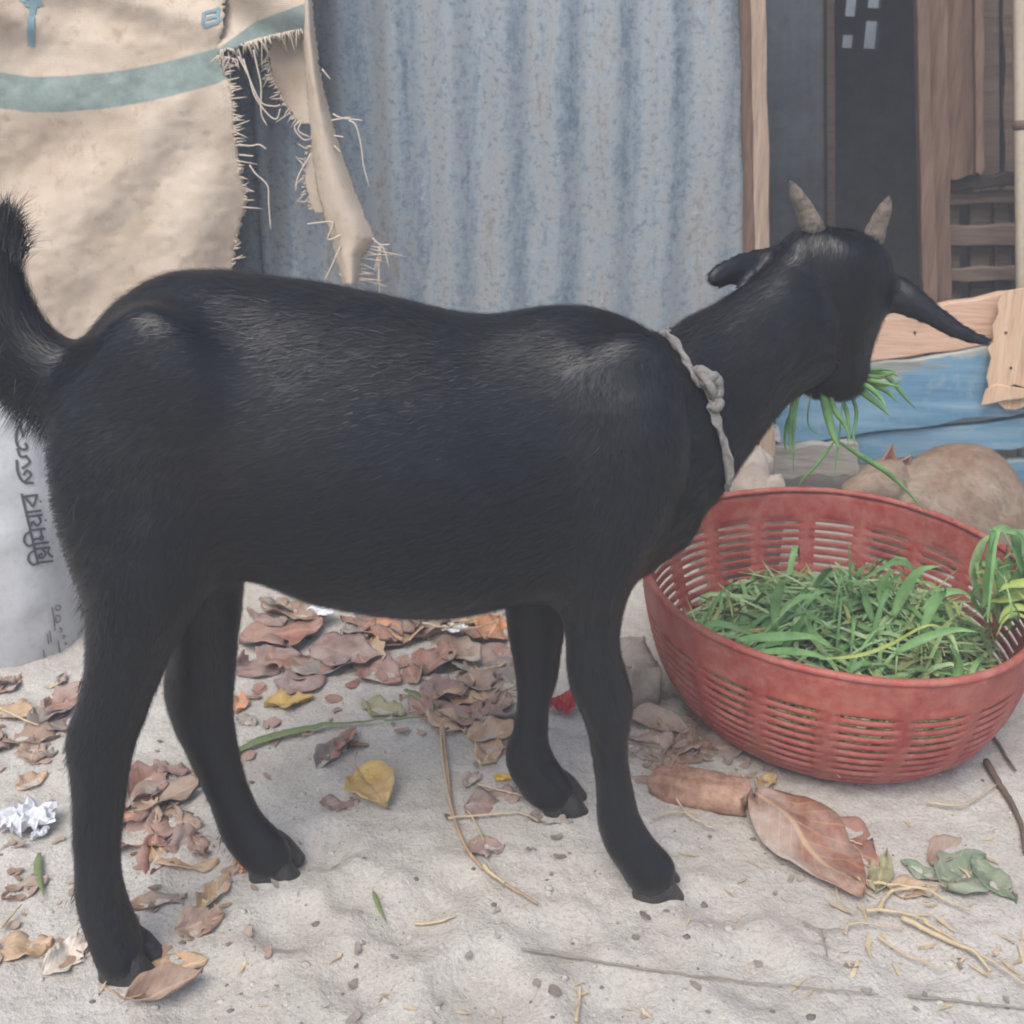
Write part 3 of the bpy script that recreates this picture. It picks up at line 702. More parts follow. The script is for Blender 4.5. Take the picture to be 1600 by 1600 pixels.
# ================================================================== GROUND-LEVEL PROPS HELPERS
def bvh_of(o):
    dg = bpy.context.evaluated_depsgraph_get(); dg.update()
    return BVHTree.FromObject(o, dg)
def hit(bvh, px, py, inv=None):
    d = Vector(ray(px, py)).normalized()
    h = bvh.ray_cast(Vector((0, 0, CAM_H)), d)
    return h
def stroke_on(b, bvh, pts, w, off=.0015, n=None):
    """flat ink ribbon on a surface along image points"""
    P = []; N = []
    n = n or max(4, int(sum(math.hypot(pts[i+1][0]-pts[i][0], pts[i+1][1]-pts[i][1]) for i in range(len(pts)-1)) / 3))
    for q in spline([(x, y, 0) for x, y in pts], n):
        h = hit(bvh, q[0], q[1])
        if h[0] is None: continue
        nn = np.array(h[1]); dv = ray(q[0], q[1])
        if np.dot(nn, dv) > 0: nn = -nn
        P.append(np.array(h[0]) + nn * off); N.append(nn)
    if len(P) < 2: return
    S = []
    for i in range(len(P)):
        t = unit(P[min(i+1, len(P)-1)] - P[max(i-1, 0)]); S.append(unit(np.cross(N[i], t)))
    b.strip(P, [w] * len(P), S)
bv_main = bvh_of(main)
b = MB()
for pts in ([(56, -12), (52, 10), (49, 32), (48, 50), (49, 72)], [(38, 6), (52, 8), (66, 4)], [(60, -14), (44, -8), (34, 4)]): stroke_on(b, bv_main, pts, .0042)
if b.v: b.obj('printed_mark', M['blueink'], sack)
b = MB()
for pts in ([(319, 20), (318, 40), (330, 38), (342, 34)], [(322, 30), (340, 26)], [(320, 21), (332, 18), (341, 16)], [(341, 12), (341, 34)]): stroke_on(b, bv_main, pts, .0022)
if b.v: b.obj('printed_mark', M['blueink'], sack)

# ================================================================== WHITE CEMENT BAG
BGY = 1.27
bag = empty('cement_bag', gpt(-60, 1040), 'plump white woven plastic bag with grey Bengali lettering behind the goat', 'bag')
def bag_mesh():
    b = MB(); rings = []
    prof = [(1085, -330, 122, .02), (1062, -350, 136, .07), (1035, -360, 140, .10), (980, -362, 138, .125), (900, -360, 132, .135), (800, -358, 124, .13), (700, -352, 112, .12), (620, -345, 98, .10), (585, -330, 80, .07), (565, -300, 50, .03)]
    pr = np.array(prof, float)
    yy = np.linspace(1085, 565, 60)
    for y in yy:
        l, r_, dpt = (np.interp(-y, -pr[:, 0], pr[:, k]) for k in (1, 2, 3))
        a = at(l, y, BGY + .05); c = at(r_, y, BGY); m_ = (a + c) / 2; hx = (c - a) / 2
        ring = []
        for k in range(72):
            t = 2 * math.pi * k / 72; ct, st = math.cos(t), math.sin(t)
            e = .62; X = math.copysign(abs(ct) ** e, ct); Yv = math.copysign(abs(st) ** e, st)
            p = m_ + hx * X + np.array([0, dpt * Yv, 0])
            w = .010 * float(vnoise(k * .22 + 5, y * .012, 41)) + .006 * float(vnoise(k * .5 + p[2] * 8, y * .03 + k * .1, 42))
            p = p + unit([ct * abs(hx[0]), st * dpt, 0]) * w
            ring.append(p)
        rings.append(ring)
    b.loft(rings); return b.obj('bag_body', M['bag'], bag)
bag_o = bag_mesh()
bvb = bvh_of(bag_o)
b = MB()
# lettering read bottom to top; strokes follow the photograph
S1 = [[(30, 658), (36, 683)], [(24, 656), (31, 660)], [(29, 664), (25, 680), (27, 695), (35, 702), (42, 700), (39, 692)],
      [(27, 700), (32, 713), (42, 712)], [(26, 718), (28, 738), (36, 752), (43, 748), (48, 741), (42, 735), (36, 742)], [(40, 712), (46, 722), (34, 732)],
      [(38, 754), (52, 754)],
]
def lt(r_, h): return (59 - .222 * r_ + .985 * h, 882 - .975 * r_ - .12 * h)
WORD = [[(0, 0), (30, 0), (60, 0), (90, 0), (114, 0)],
        [(3, 0), (3, 12), (3, 24)], [(3, 0), (1, -8), (9, -13), (19, -9), (23, 0)], [(25, 0), (25, 12), (25, 24)], [(11, 3), (10, 10), (16, 15), (25, 11)], [(11, 3), (17, 6), (14, 10)], [(9, 25), (16, 19), (25, 23)],
        [(33, 0), (33, 12), (33, 24)], [(33, 0), (31, -8), (39, -13), (49, -9), (53, 0)], [(55, 0), (55, 12), (55, 24)], [(40, 2), (41, 10), (38, 15), (43, 17), (43, 11)], [(42, 13), (48, 16), (55, 15)],
        [(77, 0), (77, 12), (77, 24)], [(61, 2), (69, 7), (61, 11), (67, 19), (77, 17)], [(67, 26), (69, 28)],
        [(84, 0), (84, 12), (84, 24)],
        [(109, 0), (109, 12), (109, 24)], [(109, 3), (99, 9), (92, 13), (100, 18), (109, 23)], [(97, 25), (99, 27)]]
S1 += [[lt(*q) for q in w_] for w_ in WORD]
for s_ in S1: stroke_on(b, bvb, s_, .0015)
b.obj('printed_lettering', M['ink'], bag)
b = MB()
S2 = [[(90, 945), (94, 949), (90, 954), (85, 950), (88, 945)], [(86, 962), (92, 962), (93, 970), (87, 972), (86, 964)], [(92, 980), (97, 984), (92, 988)], [(98, 992), (102, 995), (97, 998), (98, 992)], [(100, 1003), (104, 1005), (100, 1007)],
      [(80, 948), (83, 965), (85, 985)], [(77, 985), (79, 1003)], [(73, 990), (75, 1006)], [(90, 1000), (93, 1020), (97, 1034)], [(67, 1014), (70, 1034)], [(93, 1036), (100, 1040), (104, 1034)]]
for s_ in S2: stroke_on(b, bvb, s_, .0008)
b.obj('small_print', M['ink2'], bag)

# ================================================================== GOAT
def Yc(px): return float(np.interp(px, [60, 100, 1000, 1100], [.765, .768, .862, .875]))
goat_mb = MB(); FLOW = []       # FLOW: (point, direction, fur length)
def addloft(rings, flow=None, fl=.010):
    goat_mb.loft(rings)
    for i, r_ in enumerate(rings):
        c = np.mean(r_, 0); c2 = np.mean(rings[min(i + 1, len(rings) - 1)], 0); c1 = np.mean(rings[max(i - 1, 0)], 0)
        d = unit(c2 - c1) if flow is None else flow
        L = fl[i] if hasattr(fl, '__len__') else fl
        for p in r_: FLOW.append((p, d, L))
def dens(st, n):
    """resample stations (rows of numbers) smoothly"""
    return np.array(spline([np.array(s, float) for s in st], n))
NR = 32
def body_ring(top, bot, Y, bth, eg=.22):
    a = at(top[0], top[1], Y); c = at(bot[0], bot[1], Y); m_ = (a + c) / 2; u = (a - c) / 2
    ring = []
    for k in range(NR):
        t = 2 * math.pi * k / NR
        ring.append(m_ + u * math.cos(t) + np.array([0, 1.0, 0]) * bth * math.sin(t) * (1 - eg * math.cos(t)))
    return ring
body = [(96, 592, 670, .022), (108, 558, 735, .042), (130, 528, 820, .062), (160, 486, 905, .076), (210, 441, 930, .086), (260, 421, 938, .09), (320, 416, 915, .092), (400, 424, 888, .091),
        (500, 439, 924, .100), (600, 460, 942, .103), (700, 479, 946, .101), (765, 490, 938, .095), (820, 478, 928, .086), (880, 470, 925, .082),
        (940, 478, 915, .079), (1000, 502, 890, .076), (1050, 546, 846, .066), (1090, 610, 800, .048), (1112, 680, 770, .025)]
bs = dens(body, 60)
addloft([body_ring((s[0], s[1]), (s[0], s[2]), Yc(s[0]), s[3]) for s in bs][::-1], np.array([-.93, -.08, -.30]), .011)
neck = [(930, 500, 1040, 850, .872, .074), (1030, 521, 1122, 768, .885, .062), (1080, 497, 1168, 705, .905, .052), (1130, 470, 1205, 655, .925, .048), (1180, 432, 1236, 622, .945, .046), (1232, 386, 1272, 600, .965, .046), (1275, 375, 1300, 580, .985, .042)]
ns = dens(neck, 26)
addloft([body_ring((s[0], s[1]), (s[2], s[3]), s[4], s[5], .1) for s in ns][::-1], None, .012)
def leg_ring(l, r_, y, Y, dep, lift=0):
    a = at(l, y, Y); c = at(r_, y, Y); m_ = (a + c) / 2; u = (c - a) / 2
    return [m_ + u * math.cos(2*math.pi*k/24) + np.array([0, 1.0, 0]) * dep * math.sin(2*math.pi*k/24) for k in range(24)]
head = [(354, 1252, 1290, .972, .012), (362, 1240, 1345, .976, .026), (380, 1225, 1376, .982, .042), (405, 1214, 1388, .988, .052), (440, 1210, 1390, .995, .058), (480, 1214, 1380, 1.003, .058), (520, 1222, 1366, 1.012, .052), (555, 1233, 1355, 1.020, .046), (585, 1234, 1354, 1.027, .042), (605, 1245, 1347, 1.032, .034), (618, 1266, 1330, 1.034, .020)]
hs = dens(head, 30)
addloft([leg_ring(s[1], s[2], s[0], s[3], s[4]) for s in hs], np.array([-.1, -.3, -.95]), .011)
FEET = {}
def leg(st, footpx, Ytop, key, fl):
    Yf = gp(*footpx)[1] + .004; FEET[key] = Yf
    y0, y1 = st[0][0], footpx[1]
    rows = dens(st, 40)
    rings = []
    for s in rows:
        k = min(1, max(0, (s[0] - y0) / (y1 - y0))); k = k ** .8
        Y = Ytop * (1 - k) + Yf * k
        rings.append(leg_ring(s[1], s[2], s[0], Y, s[3]))
    addloft(rings, None, [fl * (1.0 if r_[0] < y0 + .75 * (y1 - y0) else .6) for r_ in rows])
leg([(640, 140, 290, .020), (700, 114, 325, .036), (780, 124, 338, .044), (860, 134, 338, .045), (930, 136, 318, .042), (990, 134, 288, .036), (1030, 134, 268, .031), (1075, 126, 250, .027), (1110, 114, 236, .025), (1150, 104, 216, .023), (1180, 106, 208, .021), (1220, 112, 200, .019), (1300, 114, 191, .018), (1370, 117, 191, .018), (1410, 122, 197, .019), (1450, 136, 210, .020), (1475, 146, 220, .022), (1492, 153, 226, .021), (1506, 162, 218, .016)], (195, 1522), .742, 'nh', .010)
leg([(820, 210, 372, .03), (900, 240, 382, .042), (960, 258, 378, .036), (1010, 264, 371, .031), (1050, 260, 366, .027), (1080, 259, 363, .024), (1120, 270, 363, .022), (1160, 290, 368, .020), (1200, 306, 377, .018), (1240, 322, 392, .018), (1280, 336, 412, .018), (1310, 348, 440, .019), (1332, 368, 452, .020), (1346, 382, 456, .019), (1356, 394, 446, .014)], (425, 1366), .80, 'fh', .009)
leg([(600, 900, 1060, .022), (680, 878, 1082, .034), (760, 868, 1072, .036), (830, 868, 1040, .035), (890, 872, 1003, .031), (950, 876, 978, .026), (1011, 880, 972, .022), (1064, 886, 986, .021), (1099, 900, 990, .020), (1142, 917, 984, .018), (1186, 924, 983, .017), (1230, 929, 991, .017), (1274, 932, 1002, .018), (1315, 940, 1026, .020), (1340, 955, 1048, .021), (1358, 967, 1056, .021), (1374, 978, 1048, .018), (1386, 990, 1032, .012)], (1012, 1398), .80, 'nf', .007)
leg([(820, 778, 900, .026), (900, 782, 898, .028), (967, 790, 888, .025), (1011, 797, 880, .022), (1055, 805, 874, .020), (1099, 809, 862, .018), (1142, 802, 857, .017), (1164, 794, 859, .017), (1186, 791, 868, .017), (1208, 797, 884, .018), (1226, 808, 896, .019), (1244, 820, 900, .018), (1256, 840, 890, .013)], (878, 1266), .90, 'ff', .007)
# muscle forms
def blob(px, py, Y, rx, ry, rz, rot=0):
    c = at(px, py, Y); b_ = []
    for i in range(13):
        ph = math.pi * (i + .02) / 12.04; ring = []
        for k in range(24):
            t = 2 * math.pi * k / 24
            x, y, z = rx * math.sin(ph) * math.cos(t), ry * math.sin(ph) * math.sin(t), rz * math.cos(ph)
            cr, sr_ = math.cos(R(rot)), math.sin(R(rot))
            ring.append(c + np.array([x * cr - z * sr_, y, x * sr_ + z * cr]))
        b_.append(ring)
    goat_mb.loft(b_)
blob(955, 665, .806, .060, .026, .085, -15)    # shoulder
blob(262, 670, .730, .060, .028, .10, 8)     # haunch
blob(1010, 790, .85, .05, .045, .05)           # brisket
blob(1255, 432, .966, .03, .026, .045, 10)     # cheek
blob(1232, 545, .985, .020, .026, .038, -12)   # jaw
# ears
def ear(pts, cup):
    rows = dens(pts, 22); rings = []
    C = [at(s[0], s[1], s[2]) for s in rows]
    for i, s in enumerate(rows):
        t = unit(C[min(i+1, 21)] - C[max(i-1, 0)]); yv = np.array([0, 1.0, 0]); yv = unit(yv - t * np.dot(yv, t)); u = np.cross(t, yv)
        w = s[3]; th = s[4]
        rings.append([C[i] + u * w * math.cos(a) + yv * (th * math.sin(a) + cup * w * (math.cos(a) ** 2)) for a in np.linspace(0, 2 * math.pi, 16, endpoint=False)])
    addloft(rings, None, .006)
ear([(1225, 400, .985, .013, .010), (1190, 408, .975, .0145, .0065), (1160, 418, .965, .0155, .005), (1135, 428, .957, .0140, .0045), (1118, 436, .952, .010, .0042), (1109, 441, .95, .005, .004)], .25)
ear([(1350, 425, .995, .014, .010), (1388, 452, .985, .0200, .0065), (1418, 468, .975, .0195, .005), (1452, 489, .968, .0148, .0046), (1488, 512, .962, .0098, .0044), (1520, 527, .958, .0062, .0042), (1548, 534, .955, .0035, .0036)], .25)
# tail
tl = dens([(118, 600, .772, .030, .022), (85, 592, .770, .037, .024), (50, 570, .768, .037, .024), (18, 528, .766, .033, .022), (2, 470, .765, .026, .019), (-2, 415, .764, .020, .015), (2, 372, .764, .013, .010), (8, 352, .764, .006, .005)], 24)
C = [at(s[0], s[1], s[2]) for s in tl]; rings = []
for i, s in enumerate(tl):
    t = unit(C[min(i+1, 23)] - C[max(i-1, 0)]); yv = np.array([0, 1.0, 0]); yv = unit(yv - t * np.dot(yv, t)); u = np.cross(t, yv)
    rings.append([C[i] + u * s[3] * math.cos(a) + yv * s[4] * math.sin(a) for a in np.linspace(0, 2 * math.pi, 20, endpoint=False)])
addloft(rings, None, .024)

goat = empty('goat', (at(500, 1300, .82)[0], .82, 0), 'black goat standing side on with its head turned away, eating grass', 'goat')
body_o = goat_mb.obj('body', M['fur'], goat)
rm = body_o.modifiers.new('remesh', 'REMESH'); rm.mode = 'VOXEL'; rm.voxel_size = .0036; rm.use_smooth_shade = True
sm = body_o.modifiers.new('smooth', 'SMOOTH'); sm.factor = .5; sm.iterations = 9
bake(body_o)
me = body_o.data
if not me.materials: me.materials.append(M['fur'])
def torso_smooth(me, iters):
    n_ = len(me.vertices); c = np.zeros(n_ * 3); me.vertices.foreach_get('co', c); c = c.reshape(-1, 3)
    e = np.zeros(len(me.edges) * 2, int); me.edges.foreach_get('vertices', e); e = e.reshape(-1, 2)
    deg = np.bincount(e.ravel(), minlength=n_)[:, None]
    w = np.clip((c[:, 2] - .20) / .08, 0, 1) * np.clip((c[:, 0] + .41) / .05, 0, 1) * np.clip((.15 - c[:, 0]) / .08, 0, 1); w = (w * .6)[:, None]
    for _ in range(iters):
        a = np.zeros_like(c)
        for k in range(3): a[:, k] = np.bincount(e[:, 0], c[e[:, 1], k], n_) + np.bincount(e[:, 1], c[e[:, 0], k], n_)
        c = c + w * (a / deg - c)
    me.vertices.foreach_set('co', c.ravel()); me.update()
torso_smooth(me, 60)
nv = len(me.vertices); co = np.zeros(nv * 3); me.vertices.foreach_get('co', co); co = co.reshape(-1, 3)
no = np.zeros(nv * 3); me.vertices.foreach_get('normal', no); no = no.reshape(-1, 3)
lowf = 0.003 * vnoise(co[:, 0] * 14 + co[:, 1] * 9, co[:, 2] * 14 - co[:, 1] * 5, 51) + .0016 * vnoise(co[:, 0] * 45, co[:, 2] * 40 + co[:, 1] * 30, 52)
co = co + no * lowf[:, None]; me.vertices.foreach_set('co', co.ravel()); me.update()
me.polygons.foreach_set('use_smooth', [True] * len(me.polygons))
goff = np.array(goat.location)
bv_goat = BVHTree.FromPolygons([tuple(p) for p in co], [tuple(p.vertices) for p in me.polygons])
# fur blades
def make_fur(parent, me, co, no, flow_list, N, mat, name, wmul=1.0, lenmul=1.0):
    kd = kdtree.KDTree(len(flow_list))
    for i, (p, d, L) in enumerate(flow_list): kd.insert(Vector(p), i)
    kd.balance()
    me.calc_loop_triangles(); nt = len(me.loop_triangles); tri = np.zeros(nt * 3, int); me.loop_triangles.foreach_get('vertices', tri); tri = tri.reshape(-1, 3)
    A_ = np.linalg.norm(np.cross(co[tri[:, 1]] - co[tri[:, 0]], co[tri[:, 2]] - co[tri[:, 0]]), axis=1)
    pick = rng.choice(nt, N, p=A_ / A_.sum()); r1 = np.sqrt(rng.random(N)); r2 = rng.random(N)
    w = np.stack([1 - r1, r1 * (1 - r2), r1 * r2], 1)
    P = (co[tri[pick]] * w[:, :, None]).sum(1); Nn = (no[tri[pick]] * w[:, :, None]).sum(1); Nn /= np.linalg.norm(Nn, axis=1)[:, None] + 1e-9
    F = np.zeros((N, 3)); Ls = np.zeros(N)
    vF = np.zeros((len(co), 3)); vL = np.zeros(len(co))
    for i, p in enumerate(co):
        acc = np.zeros(3); la = 0; ws = 0
        for (q, j, dist) in kd.find_n(Vector(p), 4):
            ww = 1 / (dist + .003); acc += flow_list[j][1] * ww; la += flow_list[j][2] * ww; ws += ww
        vF[i] = acc / ws; vL[i] = la / ws
    F = (vF[tri[pick]] * w[:, :, None]).sum(1); Ls = (vL[tri[pick]] * w).sum(1) * lenmul
    F = F + .13 * rng.normal(size=(N, 3)); F = F - Nn * (F * Nn).sum(1)[:, None]; F /= np.linalg.norm(F, axis=1)[:, None] + 1e-9
    S = np.cross(Nn, F); lift = .07 + .30 * rng.random(N) ** 1.5; Ls = Ls * (.6 + .7 * rng.random(N))
    wd = (.00016 + .00012 * rng.random(N)) * wmul
    base = P - Nn * .0004
    mid = base + (F * np.cos(lift)[:, None] + Nn * np.sin(lift)[:, None] * 1.2) * Ls[:, None] * .55 + Nn * .0005
    tip = base + (F * np.cos(lift)[:, None] + Nn * np.sin(lift * .6)[:, None]) * Ls[:, None] + Nn * .0006 + S * (rng.normal(size=N) * .12 * Ls)[:, None]
    V = np.stack([base - S * wd[:, None], base + S * wd[:, None], mid + S * wd[:, None] * .8, mid - S * wd[:, None] * .8, tip], 1).reshape(-1, 3)
    k = np.arange(N) * 5
    fm = bpy.data.meshes.new(name)
    fm.vertices.add(N * 5); fm.vertices.foreach_set('co', V.ravel())
    quad = np.stack([k + 1, k, k + 3, k + 2], 1); tr = np.stack([k + 2, k + 3, k + 4], 1)
    loops = np.concatenate([quad, tr], 1).ravel(); fm.loops.add(len(loops)); fm.loops.foreach_set('vertex_index', loops)
    fm.polygons.add(N * 2); fm.polygons.foreach_set('loop_start', np.stack([np.arange(N) * 7, np.arange(N) * 7 + 4], 1).ravel())
    fm.update(calc_edges=True); fm.polygons.foreach_set('use_smooth', [True] * (2 * N))
    cn = np.repeat(Nn + .095 * rng.normal(size=(N, 3)) + F * .08, 5, axis=0); cn /= np.linalg.norm(cn, axis=1)[:, None]
    fm.normals_split_custom_set_from_vertices(cn.tolist())
    fm.materials.append(mat)
    o = bpy.data.objects.new(name, fm); col.objects.link(o); par(o, parent); o['kind'] = 'stuff'
    return o
make_fur(goat, me, co, no, FLOW, 190000, M['fur'], 'fur')
# longer hair at the back of the thighs, tail and hocks
long_flow = []
sel = []
def long_hair(name, samples, N, L, spread=.3, shift=0):
    """samples: list of (px, py, Y, dirx, dirz)"""
    b = MB(); v = []; f = []
    for _ in range(N):
        s = samples[rng.integers(len(samples))]
        p = at(s[0] + shift + 6 * rng.normal(), s[1] + 10 * rng.normal(), s[2] + .012 * rng.normal())
        d = unit(np.array([s[3], .15 * rng.normal(), s[4]]) + spread * rng.normal(size=3)); l = L * (.5 + rng.random())
        side = unit(np.cross(d, [0, 1.0, .2])) * .00024
        m_ = p + d * l * .5; t = p + d * l + np.array([0, 0, -l * .18])
        o = len(v); v += [p - side, p + side, m_ + side * .8, m_ - side * .8, t]; f += [(o, o+1, o+2, o+3), (o+3, o+2, o+4)]
    b.add(v, f); o = b.obj(name, M['fur'], goat); o['kind'] = 'stuff'; return o
long_hair('thigh_hair', [(104, 790, .725, -.35, -.9), (114, 830, .725, -.4, -.9), (122, 880, .725, -.45, -.85), (130, 930, .725, -.45, -.85), (138, 980, .725, -.45, -.85), (140, 1020, .725, -.4, -.9), (126, 1070, .722, -.3, -.9)], 2200, .013, .25, 17)
long_hair('tail_hair', [(80, 632, .768, -.45, -.8), (60, 622, .767, -.6, -.7), (40, 606, .766, -.7, -.6), (20, 585, .766, -.75, -.5), (95, 640, .77, -.35, -.9), (0, 560, .765, -.8, -.3), (-10, 500, .764, -.8, .2), (4, 372, .764, .05, 1), (10, 362, .764, .15, 1), (18, 380, .764, .15, 1), (-5, 370, .764, -.1, 1), (24, 400, .764, .2, 1)], 4200, .024)
long_hair('pastern_hair', [(112, 1190, .71, -.4, -.9), (122, 1400, .708, -.5, -.8), (134, 1440, .708, -.5, -.8), (146, 1470, .708, -.4, -.8), (350, 1305, FEET['fh'], -.5, -.8), (372, 1335, FEET['fh'], -.5, -.8), (812, 1230, FEET['ff'], -.5, -.8)], 330, .006)
# horns
def horn(pts, name='horn'):
    rows = dens(pts, 30); P = [at(s[0], s[1], s[2]) for s in rows]; b = MB()
    b.tube(P, [s[3] * .86 * (1 + .03 * math.sin(i * 1.1) + .02 * math.sin(i * 2.3)) for i, s in enumerate(rows)], 14); return b.obj(name, M['horn'], goat)
horn([(1277, 376, .972, .0140), (1269, 352, .966, .0124), (1258, 328, .960, .0098), (1246, 306, .955, .0078), (1238, 290, .951, .0042), (1234, 282, .950, .0008)])
horn([(1360, 392, .985, .0128), (1366, 368, .980, .0116), (1374, 346, .974, .0096), (1382, 328, .969, .0078), (1387, 314, .966, .0046), (1389, 306, .965, .0008)])
# hooves
def hoof(px, py, Y, toe):
    for k in (-1, 1):
        b = MB(); rings = []
        base = gp(px, py); base[1] = Y + .0112 * k; base[2] = float(gz(base[0], base[1])) - .002
        for (z, a, bb, sh) in ((0, .0235, .0104, .0055), (.003, .0238, .0106, .0055), (.012, .0205, .0103, .0025), (.021, .0175, .0098, -.001), (.028, .013, .008, -.004)):
            rings.append([base + np.array([toe * (sh + a * math.copysign(abs(math.cos(t)) ** .8, math.cos(t))), bb * math.copysign(abs(math.sin(t)) ** .7, math.sin(t)), z]) for t in np.linspace(0, 2 * math.pi, 20, endpoint=False)])
        b.loft(rings); b.obj('hoof', M['hoof'], goat)
hoof(196, 1512, FEET['nh'] + .006, 1); hoof(424, 1356, FEET['fh'] + .006, 1); hoof(1016, 1386, FEET['nf'] + .006, 1); hoof(874, 1256, FEET['ff'] + .006, 1)

# ------------------------------------------------------------------ rope collar
rope = empty('rope_collar', at(1100, 610, .85), 'twisted grey cloth rope knotted around the black goat neck', 'collar')
rp = []
for px, py in ((1036, 526), (1048, 537), (1062, 556), (1074, 577), (1086, 594), (1096, 606), (1105, 622), (1110, 640), (1116, 662), (1124, 686), (1130, 710), (1133, 735), (1131, 755)):
    h = bv_goat.ray_cast(Vector((0, 0, CAM_H)), Vector(ray(px, py)).normalized())
    if h[0] is not None: rp.append(np.array(h[0]) + np.array(h[1]) * .004)
    else: rp.append(at(px, py, rp[-1][1] if rp else .88))
near = spline(rp, 40)
nc = (rp[0] + rp[-1]) / 2
far_ = [rp[-1] + np.array([.005, .035, -.008]), nc + np.array([.03, .13, -.05]), nc + np.array([0, .145, .03]), rp[0] + np.array([.006, .03, -.006])]
loop = spline([*rp, *far_, rp[0]], 110)
b = MB(); n = len(loop); rings = []
for i, p in enumerate(loop):
    t = unit(loop[(i + 1) % n] - loop[i - 1]); u = unit(np.cross(t, [0, 1.0, .1])); w = np.cross(t, u); a = .9 * math.sin(i * .21) + .5 * math.sin(i * .53)
    u, w = u * math.cos(a) + w * math.sin(a), w * math.cos(a) - u * math.sin(a)
    ww = .0042 + .0012 * math.sin(i * .31) + .0008 * math.sin(i * .9)
    rings.append([p + u * ww * math.cos(q) + w * (.0024 + .0008 * math.cos(3 * q + i * .2)) * math.sin(q) for q in np.linspace(0, 2 * math.pi, 14, endpoint=False)])
b.loft(rings)
b.obj('strand', M['rope'], rope)
def ropept(px, py, off):
    h = bv_goat.ray_cast(Vector((0, 0, CAM_H)), Vector(ray(px, py)).normalized())
    return (np.array(h[0]) + np.array(h[1]) * off) if h[0] is not None else at(px, py, .83)
b = MB()
b.tube(spline([ropept(1084, 584, .006), ropept(1092, 590, .012), ropept(1104, 602, .013), ropept(1110, 616, .010), ropept(1104, 622, .006)], 18), [.0048 + .001 * math.sin(i) for i in range(18)], 8)
b.tube(spline([ropept(1090, 604, .006), ropept(1096, 596, .016), ropept(1108, 596, .008), ropept(1112, 606, .004)], 14), .0042, 8)
b.tube(spline([ropept(1106, 622, .006), ropept(1098, 614, .012), ropept(1091, 602, .012), ropept(1086, 588, .008), ropept(1082, 580, .005)], 16), .0042, 8)
b.tube(spline([ropept(1108, 624, .006), ropept(1113, 632, .009), ropept(1109, 640, .008), ropept(1104, 634, .006)], 10), .0044, 8)
b.obj('knot', M['rope'], rope)

# ------------------------------------------------------------------ grass in the mouth
def blade(b, pts3, w, up=None, fold=.35):
    """curved grass blade with a V fold, 3 verts per row"""
    P = [np.asarray(p, float) for p in pts3]; m = len(P); v = []; uv = []
    for i, p in enumerate(P):
        t = unit(P[min(i+1, m-1)] - P[max(i-1, 0)]); a = np.array([0, 0, 1.0]) if up is None else np.asarray(up, float)
        s = np.cross(t, a)
        if np.linalg.norm(s) < .1: s = np.cross(t, [0, 1.0, 0])
        s = unit(s); n_ = np.cross(s, t); k = i / (m - 1)
        ww = w * (min(1, .45 + 2.2 * k) if k < .25 else 1) * max(.04, 1 - max(0, (k - .35) / .65) ** 1.6)
        v += [p - s * ww + n_ * ww * fold, p, p + s * ww + n_ * ww * fold]; uv += [(k, 0), (k, .5), (k, 1)]
    f = []
    for i in range(m - 1):
        a = i * 3; f += [(a, a+1, a+4, a+3), (a+1, a+2, a+5, a+4)]
    b.add(v, f, uv)
sprig = empty('grass_sprig', at(1310, 620, 1.02), 'green grass sprig hanging from the goat mouth above the red basket', 'grass')
for pts, w, Y in (([(1262, 596), (1246, 622), (1240, 665), (1240, 738)], .0062, 1.0), ([(1285, 606), (1292, 640), (1302, 680), (1312, 702)], .0095, 1.0),
                  ([(1318, 608), (1314, 660), (1308, 710), (1302, 756)], .0022, 1.01), ([(1304, 690), (1280, 722), (1256, 748), (1246, 760)], .0045, 1.01),
                  ([(1310, 690), (1350, 716), (1385, 738), (1412, 762), (1446, 800)], .0065, 1.01), ([(1334, 596), (1352, 616), (1374, 634), (1392, 652)], .0070, 1.01),
                  ([(1338, 590), (1366, 582), (1390, 592), (1415, 622), (1432, 640)], .0060, 1.02), ([(1340, 590), (1362, 600), (1386, 612), (1404, 630)], .0070, 1.03),
                  ([(1345, 584), (1368, 600), (1390, 602), (1410, 596)], .0050, 1.02), ([(1322, 604), (1338, 640), (1334, 680), (1338, 700)], .0040, 1.03), ([(1270, 604), (1262, 650), (1268, 672), (1290, 682)], .0018, 1.01), ([(1330, 598), (1344, 606), (1350, 622)], .006, 1.0), ([(1240, 640), (1230, 660), (1226, 690), (1230, 712)], .0035, 1.0), ([(1352, 586), (1374, 590), (1394, 584), (1404, 588)], .0055, 1.0), ([(1340, 592), (1360, 596), (1384, 600), (1412, 606)], .0055, 1.005), ([(1338, 596), (1358, 606), (1376, 622), (1386, 640)], .006, 1.0), ([(1342, 588), (1360, 580), (1384, 578), (1402, 582)], .004, 1.01), ([(1296, 608), (1304, 640), (1320, 664), (1330, 690)], .006, 1.0), ([(1250, 600), (1240, 630), (1234, 670), (1236, 716)], .0055, .995), ([(1310, 610), (1322, 640), (1326, 668), (1324, 700)], .0045, 1.02)):
    b = MB(); P = spline([at(x, y, Y + .006 * k * (1 if i_ % 2 else -1)) for k, (x, y) in enumerate(pts) for i_ in (len(pts),)], 14)
    blade(b, P, w * .5, up=(0, 1, .3)); o = b.obj('grass_blade', M['grass2'], sprig); solid(o, .0003)

